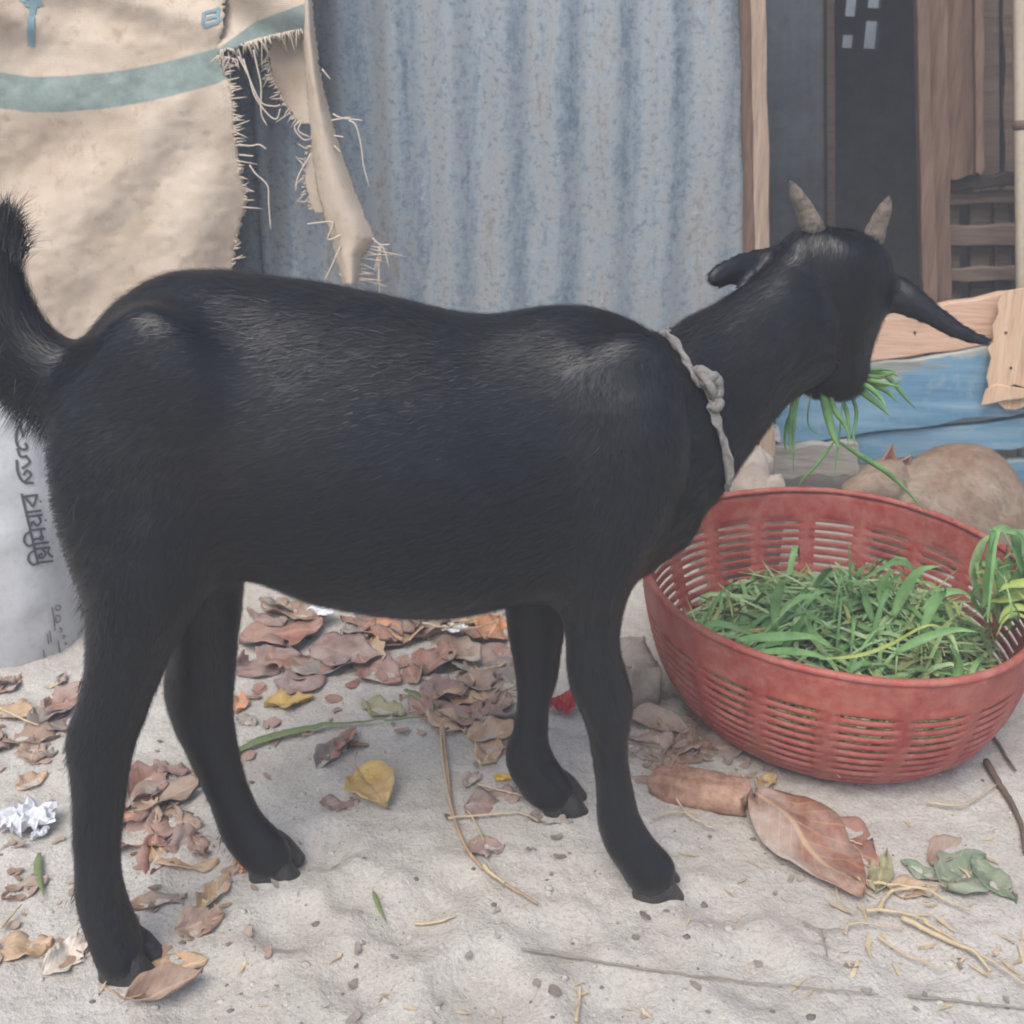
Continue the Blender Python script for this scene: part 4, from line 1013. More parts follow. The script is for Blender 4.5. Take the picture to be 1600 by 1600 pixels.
# ================================================================== BASKET
RC = None
cx0, cy0 = at(1306, 905, 1.131)[0], 1.132
basket = empty('plastic_basket', (cx0, cy0, -.004), 'round red plastic basket with slotted sides holding green grass', 'basket')
ZB = basket.location.z
BH = .180; BR = .227
zprof = np.array([0, .006, .02, .045, .075, .105, .135, .165, BH]); rprof = np.array([.138, .155, .174, .194, .2075, .216, .222, .2255, BR])
rz = lambda z: float(np.interp(z, zprof, rprof))
NP = 19
def basket_body():
    rows = [0.0, .007, .018]; kinds = ['p', 'p']
    z = .018; ns_ = 11; pitch = .0112
    for i in range(ns_):
        # slot then bar (bar is bulged outward at its middle)
        rows += [z + .0034, z + .0034 + .0039, z + pitch]; kinds += ['s', 'b', 'b']; z += pitch
    rows += [z + .006, BH - .012, BH]; kinds += ['p', 'p', 'p']
    cols = []; ck = []
    for p in range(NP):
        a0 = 2 * math.pi * p / NP; w = 2 * math.pi / NP; rib = .30
        for fr_ in (0, rib * .5, rib, rib + (1 - rib) * .2, rib + (1 - rib) * .4, rib + (1 - rib) * .6, rib + (1 - rib) * .8):
            cols.append(a0 + w * fr_)
        ck += ['r', 'r', 's', 's', 's', 's', 's']
    nc_ = len(cols); b = MB(); v = []; uv = []
    for i, zz in enumerate(rows):
        for j, a in enumerate(cols):
            r_ = rz(zz)
            # rounded bars
            isbar = i > 0 and i < len(kinds) and kinds[i - 1] == 'b' and kinds[i] == 'b'
            jj = j % 7
            if isbar and 3 <= jj <= 6: r_ += .0022
            if jj in (0, 1, 2): r_ += .0016 if jj == 1 else .0008
            wob = .0025 * math.sin(3 * a + 1) + .002 * math.sin(5 * a)
            v.append(((r_ + wob * zz / BH) * math.cos(a), (r_ + wob * zz / BH) * math.sin(a), zz)); uv.append((a, zz))
    f = []
    for i in range(len(rows) - 1):
        for j in range(nc_):
            if kinds[i] == 's' and ck[j] == 's': continue
            a = i * nc_ + j; c = i * nc_ + (j + 1) % nc_
            f.append((a, c, c + nc_, a + nc_))
    b.add(v, f, uv)
    o = b.obj('bowl', M['plastic'], None, True); solid(o, .0026, -1); bake(o)
    return o
bowl = basket_body()
b = MB(); ring = [(BR + .0025 * math.sin(3 * a + 1) + .002 * math.sin(5 * a), a) for a in np.linspace(0, 2 * math.pi, 120, endpoint=False)]
rings = [[np.array([(r_ + .0045 * math.cos(t) - .0012) * math.cos(a), (r_ + .0045 * math.cos(t) - .0012) * math.sin(a), BH + .0040 * math.sin(t)]) for t in np.linspace(0, 2 * math.pi, 10, endpoint=False)] for r_, a in ring]
rings.append(rings[0]); b.loft(rings, cap=False); rim = b.obj('rim', M['plastic'])
b = MB(); v = [(0, 0, .003)]; f = []
for k in range(48): v.append((.139 * math.cos(2*math.pi*k/48), .139 * math.sin(2*math.pi*k/48), .002))
f = [(0, 1 + k, 1 + (k + 1) % 48) for k in range(48)]
b.add(v, f); base_o = b.obj('base', M['plastic']); solid(base_o, .003)
BT = Matrix.Translation(basket.location) @ Matrix.Rotation(R(3.0), 4, 'X') @ Matrix.Rotation(R(-1.5), 4, 'Y') @ Matrix.Rotation(R(-90 - 1.0), 4, 'Z')
for o in (bowl, rim, base_o):
    o.data.transform(BT); par(o, basket)
def bpt(x, y, z):
    """basket-space point (x right, y away, z up)"""
    M_ = Matrix.Translation(basket.location) @ Matrix.Rotation(R(3.0), 4, 'X') @ Matrix.Rotation(R(-1.5), 4, 'Y')
    return np.array(M_ @ Vector((x, y, z)))
# grass heap
heap = empty('cut_grass', bpt(0, 0, .004), 'heap of fresh green cut grass lying in the red basket', 'grass')
def heap_h(x, y):
    r_ = math.hypot(x, y)
    return .036 + .080 * math.exp(-((x - .03) ** 2 + (y - .02) ** 2) / .016) + .03 * math.exp(-((x - .15) ** 2 + (y + .0) ** 2) / .006) + .02 * float(vnoise(x * 18, y * 18, 61))
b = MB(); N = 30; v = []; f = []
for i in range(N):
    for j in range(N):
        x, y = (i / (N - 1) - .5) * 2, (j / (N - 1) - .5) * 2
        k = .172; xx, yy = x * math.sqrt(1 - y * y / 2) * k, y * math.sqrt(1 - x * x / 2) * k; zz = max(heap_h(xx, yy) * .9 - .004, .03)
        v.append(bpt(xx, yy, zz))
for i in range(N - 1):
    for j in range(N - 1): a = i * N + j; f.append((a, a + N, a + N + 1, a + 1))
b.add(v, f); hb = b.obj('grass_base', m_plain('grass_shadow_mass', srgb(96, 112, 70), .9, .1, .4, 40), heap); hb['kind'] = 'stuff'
b = MB()
for i in range(1500):
    r_ = .19 * math.sqrt(rng.random()); a = rng.random() * 2 * math.pi; x, y = r_ * math.cos(a), r_ * math.sin(a)
    z = heap_h(x, y) - .012 + .026 * rng.random()
    th = rng.normal() * .9 + (0 if rng.random() < .7 else 1.5); L = .035 + .10 * rng.random() ** 1.2; lift = .18 + .45 * rng.normal()
    d = np.array([math.cos(th), math.sin(th) * .8, lift * .6]); d = unit(d)
    c = np.array([x, y, z]); s0 = c - d * L * .5; s1_ = c + d * L * .5
    for q in (s0, s1_):
        rr = math.hypot(q[0], q[1]); lim = rz(max(0, min(BH, q[2]))) - .012
        if rr > lim: q[:2] *= lim / rr
        q[2] = max(q[2], .012)
    mid = (s0 + s1_) / 2 + np.array([0, 0, .010 * rng.random()]) + .005 * rng.normal(size=3)
    P = spline([bpt(*s0), bpt(*mid), bpt(*s1_)], 6)
    blade(b, P, .0012 + .0038 * rng.random() ** 2, up=np.array([.4 * rng.normal(), .5 * rng.normal() - .2, 1]))
o = b.obj('grass_heap', M['grass'], heap); o['kind'] = 'stuff'
b = MB()
for i in range(170):
    r_ = .16 * math.sqrt(rng.random()); a = rng.random() * 2 * math.pi; x, y = r_ * math.cos(a) + .015, r_ * math.sin(a)
    z = heap_h(x, y) + .002; th = rng.normal() * 1.3; L = .07 + .08 * rng.random(); up = .01 + .045 * rng.random() ** 2
    d = np.array([math.cos(th), math.sin(th) * .8, 0]); s0 = np.array([x, y, z]) - d * L * .5; s1_ = np.array([x, y, z]) + d * L * .5
    for q in (s0, s1_):
        rr = math.hypot(q[0], q[1]); lim = rz(max(0, min(BH, q[2]))) - .014
        if rr > lim: q[:2] *= lim / rr
        q[2] = max(heap_h(q[0], q[1]) - .004, .02)
    s1_[2] += up * .9 * rng.random(); mid = (s0 + s1_) / 2; mid[2] = max(mid[2], z) + up
    blade(b, spline([bpt(*s0), bpt(*mid), bpt(*s1_)], 9), .0014 + .0028 * rng.random() ** 1.6, up=np.array([.4 * rng.normal(), -.4 + .4 * rng.normal(), 1]))
for i in range(26):
    p0_ = at(1565 + 40 * rng.normal() * .5, 965 + 10 * rng.normal(), 1.07 + .03 * rng.normal()); k = rng.normal(size=3) * .018
    p2_ = at(1585 + 45 * rng.normal() * .6, 860 + 45 * rng.random(), 1.05 + .03 * rng.normal())
    blade(b, spline([p0_, (p0_ + p2_) / 2 + k + np.array([0, 0, .02]), p2_], 9), .0016 + .0034 * rng.random() ** 1.6, up=(0, -.7, .7))
o = b.obj('loose_blades', M['grass2'], heap); o['kind'] = 'stuff'
# dry stalks in the heap
b = MB()
for i in range(130):
    r_ = .17 * math.sqrt(rng.random()); a = rng.random() * 6.283; x, y = r_ * math.cos(a), r_ * math.sin(a); z = heap_h(x, y) + .004
    th = rng.normal() * 1.2; L = .02 + .05 * rng.random()
    c = bpt(x, y, z); d = unit([math.cos(th), math.sin(th), .25 * rng.normal()])
    b.tube([c - d * L / 2, c, c + d * L / 2], [.0007, .0009, .0005], 4)
o = b.obj('dry_stalks', M['straw'], heap); o['kind'] = 'stuff'
# prominent blades: image points at a depth
for pts, w, Y, mt in (([(1395, 965), (1412, 925), (1438, 892), (1474, 884)], .0062, 1.10, 'grass2'), ([(1320, 985), (1330, 945), (1328, 905), (1326, 846)], .0040, 1.14, 'grass2'),
                      ([(1150, 1000), (1210, 996), (1260, 995), (1292, 1002)], .0055, .99, 'grass2'), ([(1280, 1030), (1340, 1025), (1390, 1008), (1446, 978), (1480, 982)], .0022, .99, 'weed'),
                      ([(1484, 1010), (1494, 1032), (1496, 1060), (1494, 1086)], .0060, .925, 'grass2'), ([(1365, 975), (1352, 940), (1344, 915), (1316, 905)], .0055, 1.10, 'grass2'),
                      ([(1440, 985), (1456, 950), (1474, 925), (1476, 915)], .0055, 1.06, 'grass2'), ([(1210, 985), (1212, 940), (1224, 912), (1240, 908)], .0060, 1.10, 'grass2'),
                      ([(1145, 965), (1140, 940), (1130, 920)], .0016, 1.07, 'weed'), ([(1500, 965), (1492, 940), (1498, 955), (1540, 985)], .0022, 1.06, 'weed'),
                      ([(1600, 900), (1585, 850), (1572, 828), (1545, 828)], .0085, 1.06, 'grass2'), ([(1618, 920), (1600, 860), (1588, 836), (1570, 832)], .0080, 1.05, 'grass2'),
                      ([(1640, 850), (1612, 838), (1590, 834), (1560, 826)], .0070, 1.07, 'grass2'), ([(1540, 960), (1520, 900), (1535, 850), (1560, 832)], .0060, 1.12, 'grass'),
                      ([(1630, 960), (1590, 925), (1565, 900), (1550, 880)], .0020, 1.03, 'weed'), ([(1640, 925), (1600, 930), (1565, 938), (1545, 940)], .0060, 1.04, 'weed'),
                      ([(1630, 965), (1595, 950), (1572, 955), (1560, 975)], .0045, 1.03, 'weed'), ([(1625, 980), (1590, 960), (1570, 968), (1556, 996)], .0022, 1.02, 'weed'), ([(1640, 900), (1600, 912), (1575, 915), (1560, 925)], .0055, 1.03, 'weed'),
                      ([(1300, 1012), (1268, 990), (1262, 965), (1280, 950)], .0050, 1.03, 'grass2'), ([(1090, 985), (1120, 975), (1160, 985), (1190, 1000)], .0045, 1.05, 'grass2'), ([(1180, 1020), (1230, 1018), (1275, 1024), (1300, 1034)], .0042, .97, 'grass2'),
                      ([(1400, 1020), (1440, 1000), (1490, 985), (1530, 988)], .0050, 1.0, 'grass2'), ([(1385, 960), (1376, 930), (1386, 900), (1404, 890)], .0058, 1.12, 'grass2'), ([(1440, 955), (1470, 930), (1500, 925), (1520, 935)], .005, 1.1, 'grass2')):
    b = MB(); P = spline([at(x, y, Y + .008 * math.sin(k * 1.3)) for k, (x, y) in enumerate(pts)], 14)
    blade(b, P, w, up=(0, -.6, 1)); o = b.obj('grass_blade', M[mt], heap); solid(o, .0003)

# ================================================================== PUPPY
pup_mb = MB(); PF = []
def prow(st, flow):
    rows = dens(st, 26); rings = []
    for s in rows: rings.append(body_ring((s[0], s[1]), (s[2], s[3]), s[4], s[5], 0))
    pup_mb.loft(rings)
    for r_ in rings:
        for p in r_: PF.append((p, np.array(flow), .007))
PYD = 1.545
prow([(1588, 772, 1586, 830, PYD, .03), (1578, 730, 1580, 860, PYD, .07), (1548, 702, 1560, 875, PYD, .085), (1505, 696, 1515, 880, PYD - .005, .09), (1465, 706, 1470, 880, PYD - .01, .085), (1430, 724, 1430, 875, PYD - .015, .07), (1400, 736, 1395, 865, PYD - .02, .055), (1372, 744, 1366, 850, PYD - .03, .04)], (.8, 0, -.4))
prow([(1412, 720, 1405, 790, PYD - .03, .03), (1390, 716, 1388, 790, PYD - .04, .04), (1368, 724, 1366, 786, PYD - .045, .036), (1345, 740, 1346, 780, PYD - .05, .026), (1325, 754, 1326, 776, PYD - .055, .02), (1314, 762, 1316, 770, PYD - .055, .012)], (.9, 0, -.2))
pup_mb_h = at(1480, 790, PYD - .07)
def pblob(px, py, Y, rx, ry, rz_):
    c = at(px, py, Y); pup_mb.loft([[c + np.array([rx * math.sin(ph) * math.cos(t), ry * math.sin(ph) * math.sin(t), rz_ * math.cos(ph)]) for t in np.linspace(0, 2 * math.pi, 20, endpoint=False)] for ph in np.linspace(.06, math.pi - .06, 12)])
pblob(1520, 787, PYD - .055, .055, .04, .06); pblob(1425, 782, PYD - .05, .05, .03, .035)
puppy = empty('puppy', (at(1480, 800, PYD)[0], PYD, 0), 'tan puppy curled up asleep between the red basket and blue boards', 'puppy')
po = pup_mb.obj('body', M['puppy'], puppy)
r2_ = po.modifiers.new('remesh', 'REMESH'); r2_.mode = 'VOXEL'; r2_.voxel_size = .004
s2_ = po.modifiers.new('smooth', 'SMOOTH'); s2_.factor = .5; s2_.iterations = 8
bake(po); pm = po.data
if not pm.materials: pm.materials.append(M['puppy'])
pm.polygons.foreach_set('use_smooth', [True] * len(pm.polygons))
k = len(pm.vertices); pco = np.zeros(k * 3); pm.vertices.foreach_get('co', pco); pco = pco.reshape(-1, 3); pno = np.zeros(k * 3); pm.vertices.foreach_get('normal', pno); pno = pno.reshape(-1, 3)
make_fur(puppy, pm, pco, pno, PF, 34000, M['puppy'], 'fur', .8, 1.2)
def pup_ear(poly, Y):
    b = MB(); base = at(*poly[0], Y); tip = at(*poly[1], Y - .006); base2 = at(*poly[2], Y)
    rows = []
    for i in range(8):
        s = i / 7; a = base * (1 - s) + tip * s; c = base2 * (1 - s) + tip * s; m_ = (a + c) / 2 + np.array([0, .012 * (1 - s), 0])
        rows += [a, (a + m_) / 2 + np.array([0, .003 * (1 - s), 0]), m_, (c + m_) / 2 + np.array([0, .003 * (1 - s), 0]), c]
    f = [(i * 5 + j, i * 5 + j + 1, (i + 1) * 5 + j + 1, (i + 1) * 5 + j) for i in range(7) for j in range(4)]
    b.add(rows, f); o = b.obj('ear', M['puppy_light'], puppy); solid(o, .003)
pup_ear([(1376, 724), (1394, 694), (1404, 726)], PYD - .045); pup_ear([(1404, 722), (1424, 712), (1422, 732)], PYD - .01)

# ================================================================== LEAVES
def make_leaf(px, py, L, W, ang, mat, label, curl=.25, fold=.25, torn=0.0, lift=.004, roll=0, wav=.004, asym=0, stalk=False, taper=.85, nm='dry_leaf', group=None):
    """a leaf lying on the sand: length L, half width W (m), heading ang in degrees (0 = right, 90 = away)"""
    p = gp(px, py); NU, NV = 18, 8; sd = int(px * 7 + py * 13) % 9973; rs = np.random.default_rng(sd)
    b = MB(); v = []; uv = []
    for i in range(NU + 1):
        u = i / NU
        hw = W * (math.sin(math.pi * min(1, u ** taper * .985 + .012)) ** .75)
        for j in range(NV + 1):
            q = j / NV * 2 - 1
            edge = 1 + .16 * float(vnoise(u * 11 + sd, (j > NV / 2) * 7.3, 71)) * (abs(q) > .7) + (1.3 * torn * float(vnoise(u * 6 + sd * .37, (j > NV/2) * 3.1, 72)) * 1.6 if abs(q) > .6 else 0)
            y = q * hw * edge * (1 + asym * (1 if q > 0 else -1))
            x = (u - .5) * L
            z = .6 * fold * abs(y) * (.4 + .9 * abs(q)) + W * .45 * float(vnoise(u * 3.1 + sd, q * 1.3 + sd * .1, 75)) + W * .22 * float(vnoise(u * 8 + sd, q * 3.3, 76)) + .6 * curl * ((u - .5) ** 2) * L * 1.6 - .25 * fold * W + wav * float(vnoise(u * 5 + sd, q * 2.2, 73)) * 2
            v.append((x, y, z)); uv.append((u, j / NV))
    f = []
    for i in range(NU):
        for j in range(NV):
            if torn and (float(vnoise(i * .55 + sd, j * .6, 74)) > .5 - torn * .55) and (j in (0, 1, NV - 2, NV - 1) or i < 2): continue
            a = i * (NV + 1) + j; f.append((a, a + NV + 1, a + NV + 2, a + 1))
    b.add(v, f, uv)
    me_ = b.mesh(nm, M[mat])
    rot = Matrix.Rotation(R(ang), 4, 'Z') @ Matrix.Rotation(R(roll), 4, 'X')
    # settle on the sand: raise so that most points clear it
    W_ = np.array([(rot @ Vector(q))[:] for q in v]) + np.array([p[0], p[1], 0])
    gzz = gz(W_[:, 0], W_[:, 1]); dz = float(np.quantile(gzz - W_[:, 2], .52)) + lift * .55
    if stalk:
        o = empty(nm, (p[0], p[1], dz), label, 'leaf', group)
        blade_o = bpy.data.objects.new('leaf_blade', me_); col.objects.link(blade_o); blade_o.parent = o; o.rotation_euler = rot.to_euler()
        solid(blade_o, .0005)
        s = MB(); x0 = -.5 * L; s.tube(spline([(x0 + L * .25, 0, .001), (x0, 0, curl * .25 * L * 1.6 - .25 * fold * W), (x0 - L * .12, .004, curl * .3 * L * 1.6), (x0 - L * .22, .010, curl * .3 * L * 1.6)], 12), [.0009] * 8 + [.0008] * 4, 6)
        so = s.obj('stalk', M['straw_tan']); so.parent = o
    else:
        o = bpy.data.objects.new(nm, me_); col.objects.link(o); o.location = (p[0], p[1], dz); o.rotation_euler = rot.to_euler(); solid(o, .0005)
        tag(o, label, 'leaf', group)
    return o
make_leaf(1256, 1335, .150, .043, -62, 'l_big', 'large russet leaf with torn yellow tip lying in front of the red basket', -.06, .06, .02, .026, 0, .002, .12, True)
make_leaf(1318, 1318, .085, .030, -58, 'l_red', 'brown leaf half hidden beneath the large russet leaf', .1, .1, .25, .002)
make_leaf(1196, 1228, .032, .009, 40, 'l_yellow', 'small curled yellow leaf at the tip of the large russet leaf', .9, .9, .3, .010)
make_leaf(580, 1246, .062, .026, -52, 'l_yellow', 'ochre yellow leaf alone on open sand under the belly', .35, .45, .04, .028, 8, .004, 0, True)
make_leaf(530, 1258, .040, .014, 5, 'l_mauve', 'dusty mauve leaf poking out left of the ochre leaf', .1, .2, .3, .002)
make_leaf(520, 1178, .055, .015, 62, 'l_grey', 'dark grey-brown folded leaf above the ochre leaf', .3, .9, .3, .006)
make_leaf(540, 1165, .045, .010, 70, 'l_red', 'narrow rusty leaf leaning on the dark grey-brown folded leaf', .3, .8, .1, .012)
make_leaf(258, 1560, .060, .0135, 30, 'l_brown', 'curled brown leaf in front of the nearest hind hoof', .4, 1.4, .05, .022, 12, .004, 0, True)
make_leaf(275, 1512, .05, .014, 18, 'l_tan', 'flat pinkish tan leaf just behind the curled brown leaf by the hoof', .1, .3, .2, .002)
make_leaf(228, 1225, .060, .022, 75, 'l_red', 'rust red leaf between the hind legs, standing on edge', .3, .6, .25, .010, 20)
make_leaf(262, 1252, .075, .028, 48, 'l_brown', 'pale brown crumpled leaf between the hind legs', .35, .5, .3, .014)
make_leaf(205, 1262, .055, .018, 80, 'l_orange', 'orange brown leaf touching the near hind leg', .2, .5, .3, .006)
make_leaf(282, 1288, .050, .018, -20, 'l_brown', 'dark brown torn leaf under the pale crumpled one', .3, .5, .3, .003)
make_leaf(235, 1308, .075, .026, 10, 'l_red', 'flat red-brown leaf low between the hind legs', .15, .2, .3, .003)
make_leaf(290, 1345, .070, .022, -12, 'l_tan', 'sand dusted tan leaf below the cluster between the hind legs', .2, .25, .4, .003)
make_leaf(372, 1104, .034, .013, 95, 'l_orange', 'small bright orange leaf right of the far hind leg', .4, .5, .1, .008)
make_leaf(385, 1128, .030, .009, -30, 'l_grey', 'dark curled leaf below the small bright orange leaf', .4, .7, .3, .003)
make_leaf(452, 1100, .058, .016, 15, 'l_yellow', 'pale yellow curled leaf on the sand near the far hind leg', .5, .8, .35, .008)
make_leaf(440, 1000, .110, .042, 20, 'l_red', 'large rust coloured leaf leftmost in the pile under the belly', .2, .3, .2, .018)
make_leaf(470, 1042, .095, .035, -15, 'l_red', 'red-brown leaf with a dark hole in the pile', .2, .25, .4, .012)
make_leaf(545, 1030, .105, .036, -5, 'l_mauve', 'broad mauve-brown leaf in the middle of the pile', .15, .3, .3, .02)
make_leaf(598, 1000, .060, .026, -25, 'l_orange', 'orange-red leaf at the back of the pile under the belly', .3, .5, .2, .022)
make_leaf(650, 995, .070, .028, 5, 'l_brown', 'brown curled leaf at the back of the pile', .5, .6, .2, .018)
make_leaf(592, 1052, .080, .028, -40, 'l_red', 'rusty leaf at the front edge of the pile', .3, .3, .25, .012)
make_leaf(560, 990, .05, .02, 30, 'l_grey', 'grey leaf scrap at the back of the pile', .3, .4, .4, .016)
make_leaf(680, 1040, .070, .028, 65, 'l_red', 'pinkish brown leaf right of the pile centre', .2, .4, .2, .018)
make_leaf(718, 1030, .075, .026, -40, 'l_brown', 'curled brown leaf beneath the straw in the pile', .4, .5, .2, .020)
make_leaf(770, 995, .060, .026, 75, 'l_orange', 'reddish orange leaf beside the far front leg', .35, .35, .15, .022, 20)
make_leaf(735, 975, .05, .02, 10, 'l_tan', 'pale tan leaf at the wall behind the far front leg', .3, .4, .2, .016)
make_leaf(700, 1085, .070, .026, 20, 'l_mauve', 'mauve leaf at the right end of the pile', .25, .4, .3, .014)
make_leaf(752, 1085, .070, .025, -60, 'l_brown', 'crisp brown leaf against the far front leg', .4, .6, .3, .018)
make_leaf(735, 1125, .080, .026, -10, 'l_red', 'red-brown leaf at the foot of the far front leg', .3, .4, .3, .012)
make_leaf(775, 1150, .070, .020, 25, 'l_tan', 'light tan curled leaf touching the far front leg', .5, .8, .2, .010)
make_leaf(765, 1180, .050, .016, 70, 'l_tan', 'upright tan leaf left of the far front hoof', .3, .7, .2, .008)
make_leaf(600, 1112, .060, .018, -25, 'l_olive', 'olive dry leaf just in front of the pile', .3, .5, .3, .006)
make_leaf(775, 1258, .065, .026, 15, 'l_mauve', 'flat purplish leaf at the far front hoof', .08, .1, .3, .002)
make_leaf(738, 1220, .026, .009, 60, 'l_mauve', 'tiny curled purple leaf above the flat purplish leaf', .6, .8, .2, .004)
make_leaf(758, 1330, .040, .013, 20, 'l_mauve', 'small mauve leaf beside the long curved stem', .3, .5, .3, .003)
make_leaf(860, 1282, .045, .010, -8, 'l_grey', 'thin dark leaf curl in front of the far front hoof', .3, .8, .3, .003)
make_leaf(108, 1098, .060, .022, 55, 'l_red', 'rust red leaf behind the near hind hock', .3, .5, .2, .010)
make_leaf(50, 1158, .060, .018, 15, 'l_brown', 'dark brown curled leaf left of the hock', .45, .8, .3, .006)
make_leaf(22, 1118, .050, .018, -10, 'l_tan', 'tan leaf at the left edge below the white bag', .3, .5, .3, .008)
make_leaf(8, 1075, .045, .016, 60, 'l_red', 'reddish leaf at the foot of the white bag', .3, .4, .3, .006)
make_leaf(80, 1130, .065, .020, -35, 'l_grey', 'grey-brown leaf between the bag and the hock', .3, .4, .4, .004)
make_leaf(50, 1222, .034, .012, 50, 'l_tan', 'small tan leaf above the white crumpled foil', .4, .5, .2, .004)
make_leaf(335, 1400, .050, .011, 72, 'l_tan', 'narrow tan curled leaf right of the near hind leg', .3, .8, .2, .006)
make_leaf(382, 1350, .026, .012, 100, 'l_orange', 'tiny orange leaf behind the far hind hoof', .4, .4, .2, .004)
make_leaf(312, 1448, .042, .014, 28, 'l_brown', 'dark brown leaf tip standing up from the sand', .5, .9, .3, .008, 30)
make_leaf(245, 1408, .052, .010, 20, 'l_brown', 'thin brown leaf edge beside the near hind shin', .3, .7, .3, .004)
make_leaf(104, 1500, .044, .012, 58, 'l_white', 'bleached white curled leaf left of the nearest hoof', .5, .9, .25, .010, 20)
make_leaf(36, 1482, .048, .018, 15, 'l_tan', 'tan leaf near the bottom left corner', .3, .4, .2, .004)
make_leaf(40, 1390, .040, .012, 40, 'l_brown', 'brown leaf scrap at the left edge below the foil', .3, .5, .3, .004)
make_leaf(1508, 1372, .075, .026, 38, 'l_green', 'dull green leaf at lower right beside the straw', .3, .5, .15, .008, 10, .004, 0, True, .85, 'green_leaf')
make_leaf(1552, 1382, .055, .014, -70, 'l_green', 'narrow green leaf right of the dull green leaf', .3, .6, .15, .006, 0, .004, 0, False, .85, 'green_leaf')
make_leaf(1375, 1372, .060, .012, 62, 'l_olive', 'thin olive leaf touching the large russet leaf', .3, .6, .2, .008)
make_leaf(1445, 1368, .045, .011, -35, 'l_green', 'small green leaf between the straw and the dull green leaf', .4, .5, .2, .006, 0, .004, 0, False, .85, 'green_leaf')
make_leaf(1478, 1330, .062, .012, 40, 'l_brown', 'long brown leaf above the dull green leaf', .2, .4, .2, .004)
make_leaf(1425, 1390, .05, .013, 5, 'l_tan', 'tan leaf beneath the pale straws', .2, .3, .2, .003)
make_leaf(1030, 1140, .070, .020, -18, 'l_brown', 'dark brown leaf curled against the basket side', .4, .7, .25, .010)
make_leaf(1110, 1170, .080, .026, -8, 'l_brown', 'shadowed brown leaf under the front of the basket', .15, .3, .3, .003)
make_leaf(1040, 1180, .07, .022, 10, 'l_grey', 'grey-brown leaf near the front hoof and basket', .15, .3, .4, .003)
PILE = ['l_red', 'l_brown', 'l_red', 'l_mauve', 'l_brown', 'l_tan', 'l_grey']
COLW = dict(l_red='rust red', l_brown='brown', l_mauve='mauve', l_tan='tan', l_grey='greyish')
def scatter_leaves(N, poly, smin, smax, label, group, lift0, lift1):
    for k in range(N):
        px = poly[0] + (poly[2] - poly[0]) * rng.random(); py = poly[1] + (poly[3] - poly[1]) * rng.random()
        L = smin + (smax - smin) * rng.random(); mt_ = PILE[rng.integers(len(PILE))]
        make_leaf(px, py, L, L * (.22 + .16 * rng.random()), 360 * rng.random(), mt_, COLW[mt_] + ' ' + label, .05 + .3 * rng.random(), .1 + .35 * rng.random(), .15 + .25 * rng.random(), lift0 + (lift1 - lift0) * rng.random(), 14 * rng.normal(), .004, 0, False, .7 + .5 * rng.random(), 'dry_leaf', group)
scatter_leaves(18, (395, 940, 800, 1075), .06, .115, 'dry leaf lost in the jumbled pile under the goat belly', 'jumbled leaves of the pile under the belly', .004, .022)
scatter_leaves(12, (640, 1040, 800, 1150), .035, .07, 'crumpled dry leaf at the right end of the belly pile', 'crumpled leaves at the right end of the pile', .003, .014)
scatter_leaves(10, (-20, 1060, 130, 1180), .03, .06, 'dry leaf in the litter below the white bag', 'leaf litter below the bag', .002, .012)
scatter_leaves(9, (190, 1190, 310, 1340), .03, .055, 'crumpled leaf in the heap between the hind legs', 'leaves heaped between the hind legs', .002, .014)
scatter_leaves(8, (985, 1090, 1130, 1190), .03, .06, 'dry leaf trodden beside the basket and front hoof', 'trodden leaves beside the basket', .001, .008)

# ================================================================== OTHER SMALL THINGS
def rock(name, px, py, rx, ry, rz_, mat, label, cat, seed, rotz=0, rough=.22, sink=.25, box=.7):
    p = gp(px, py); b = MB(); rings = []
    for i in range(15):
        ph = math.pi * (i + .15) / 14.3; ring = []
        for k in range(28):
            t = 2 * math.pi * k / 28
            sx_, sy_, sz_ = math.sin(ph) * math.cos(t), math.sin(ph) * math.sin(t), math.cos(ph)
            e = lambda q: math.copysign(abs(q) ** box, q)
            q = np.array([e(sx_) * rx, e(sy_) * ry, e(sz_) * rz_])
            q *= 1 + rough * float(vnoise(sx_ * 2.3 + seed, sz_ * 2.3 + sy_ * 1.7, 81)) + rough * .5 * float(vnoise(sx_ * 6 + seed, sz_ * 6 + sy_ * 5, 82))
            ring.append(q)
        rings.append(ring)
    b.loft(rings); o = b.obj(name, M[mat]); o.location = (p[0], p[1], p[2] + rz_ * (1 - sink)); o.rotation_euler = (0, 0, R(rotz))
    return tag(o, label, cat)
rock('wood_chunk', 1096, 1246, .048, .020, .016, 'brick', 'pinkish rough wood chunk between the front hoof and the russet leaf', 'wood', 3, -14, .35, .3, .5)
rock('stone_lump', 992, 1082, .022, .035, .034, 'stone', 'pale rough concrete lump wedged left of the red basket', 'stone', 5, 10, .35, .25, .32)
rock('stone_lump', 1150, 905, .055, .06, .115, 'stone', 'pale stone behind the basket below the goat throat', 'stone', 9, 0, .5, .15, .5)
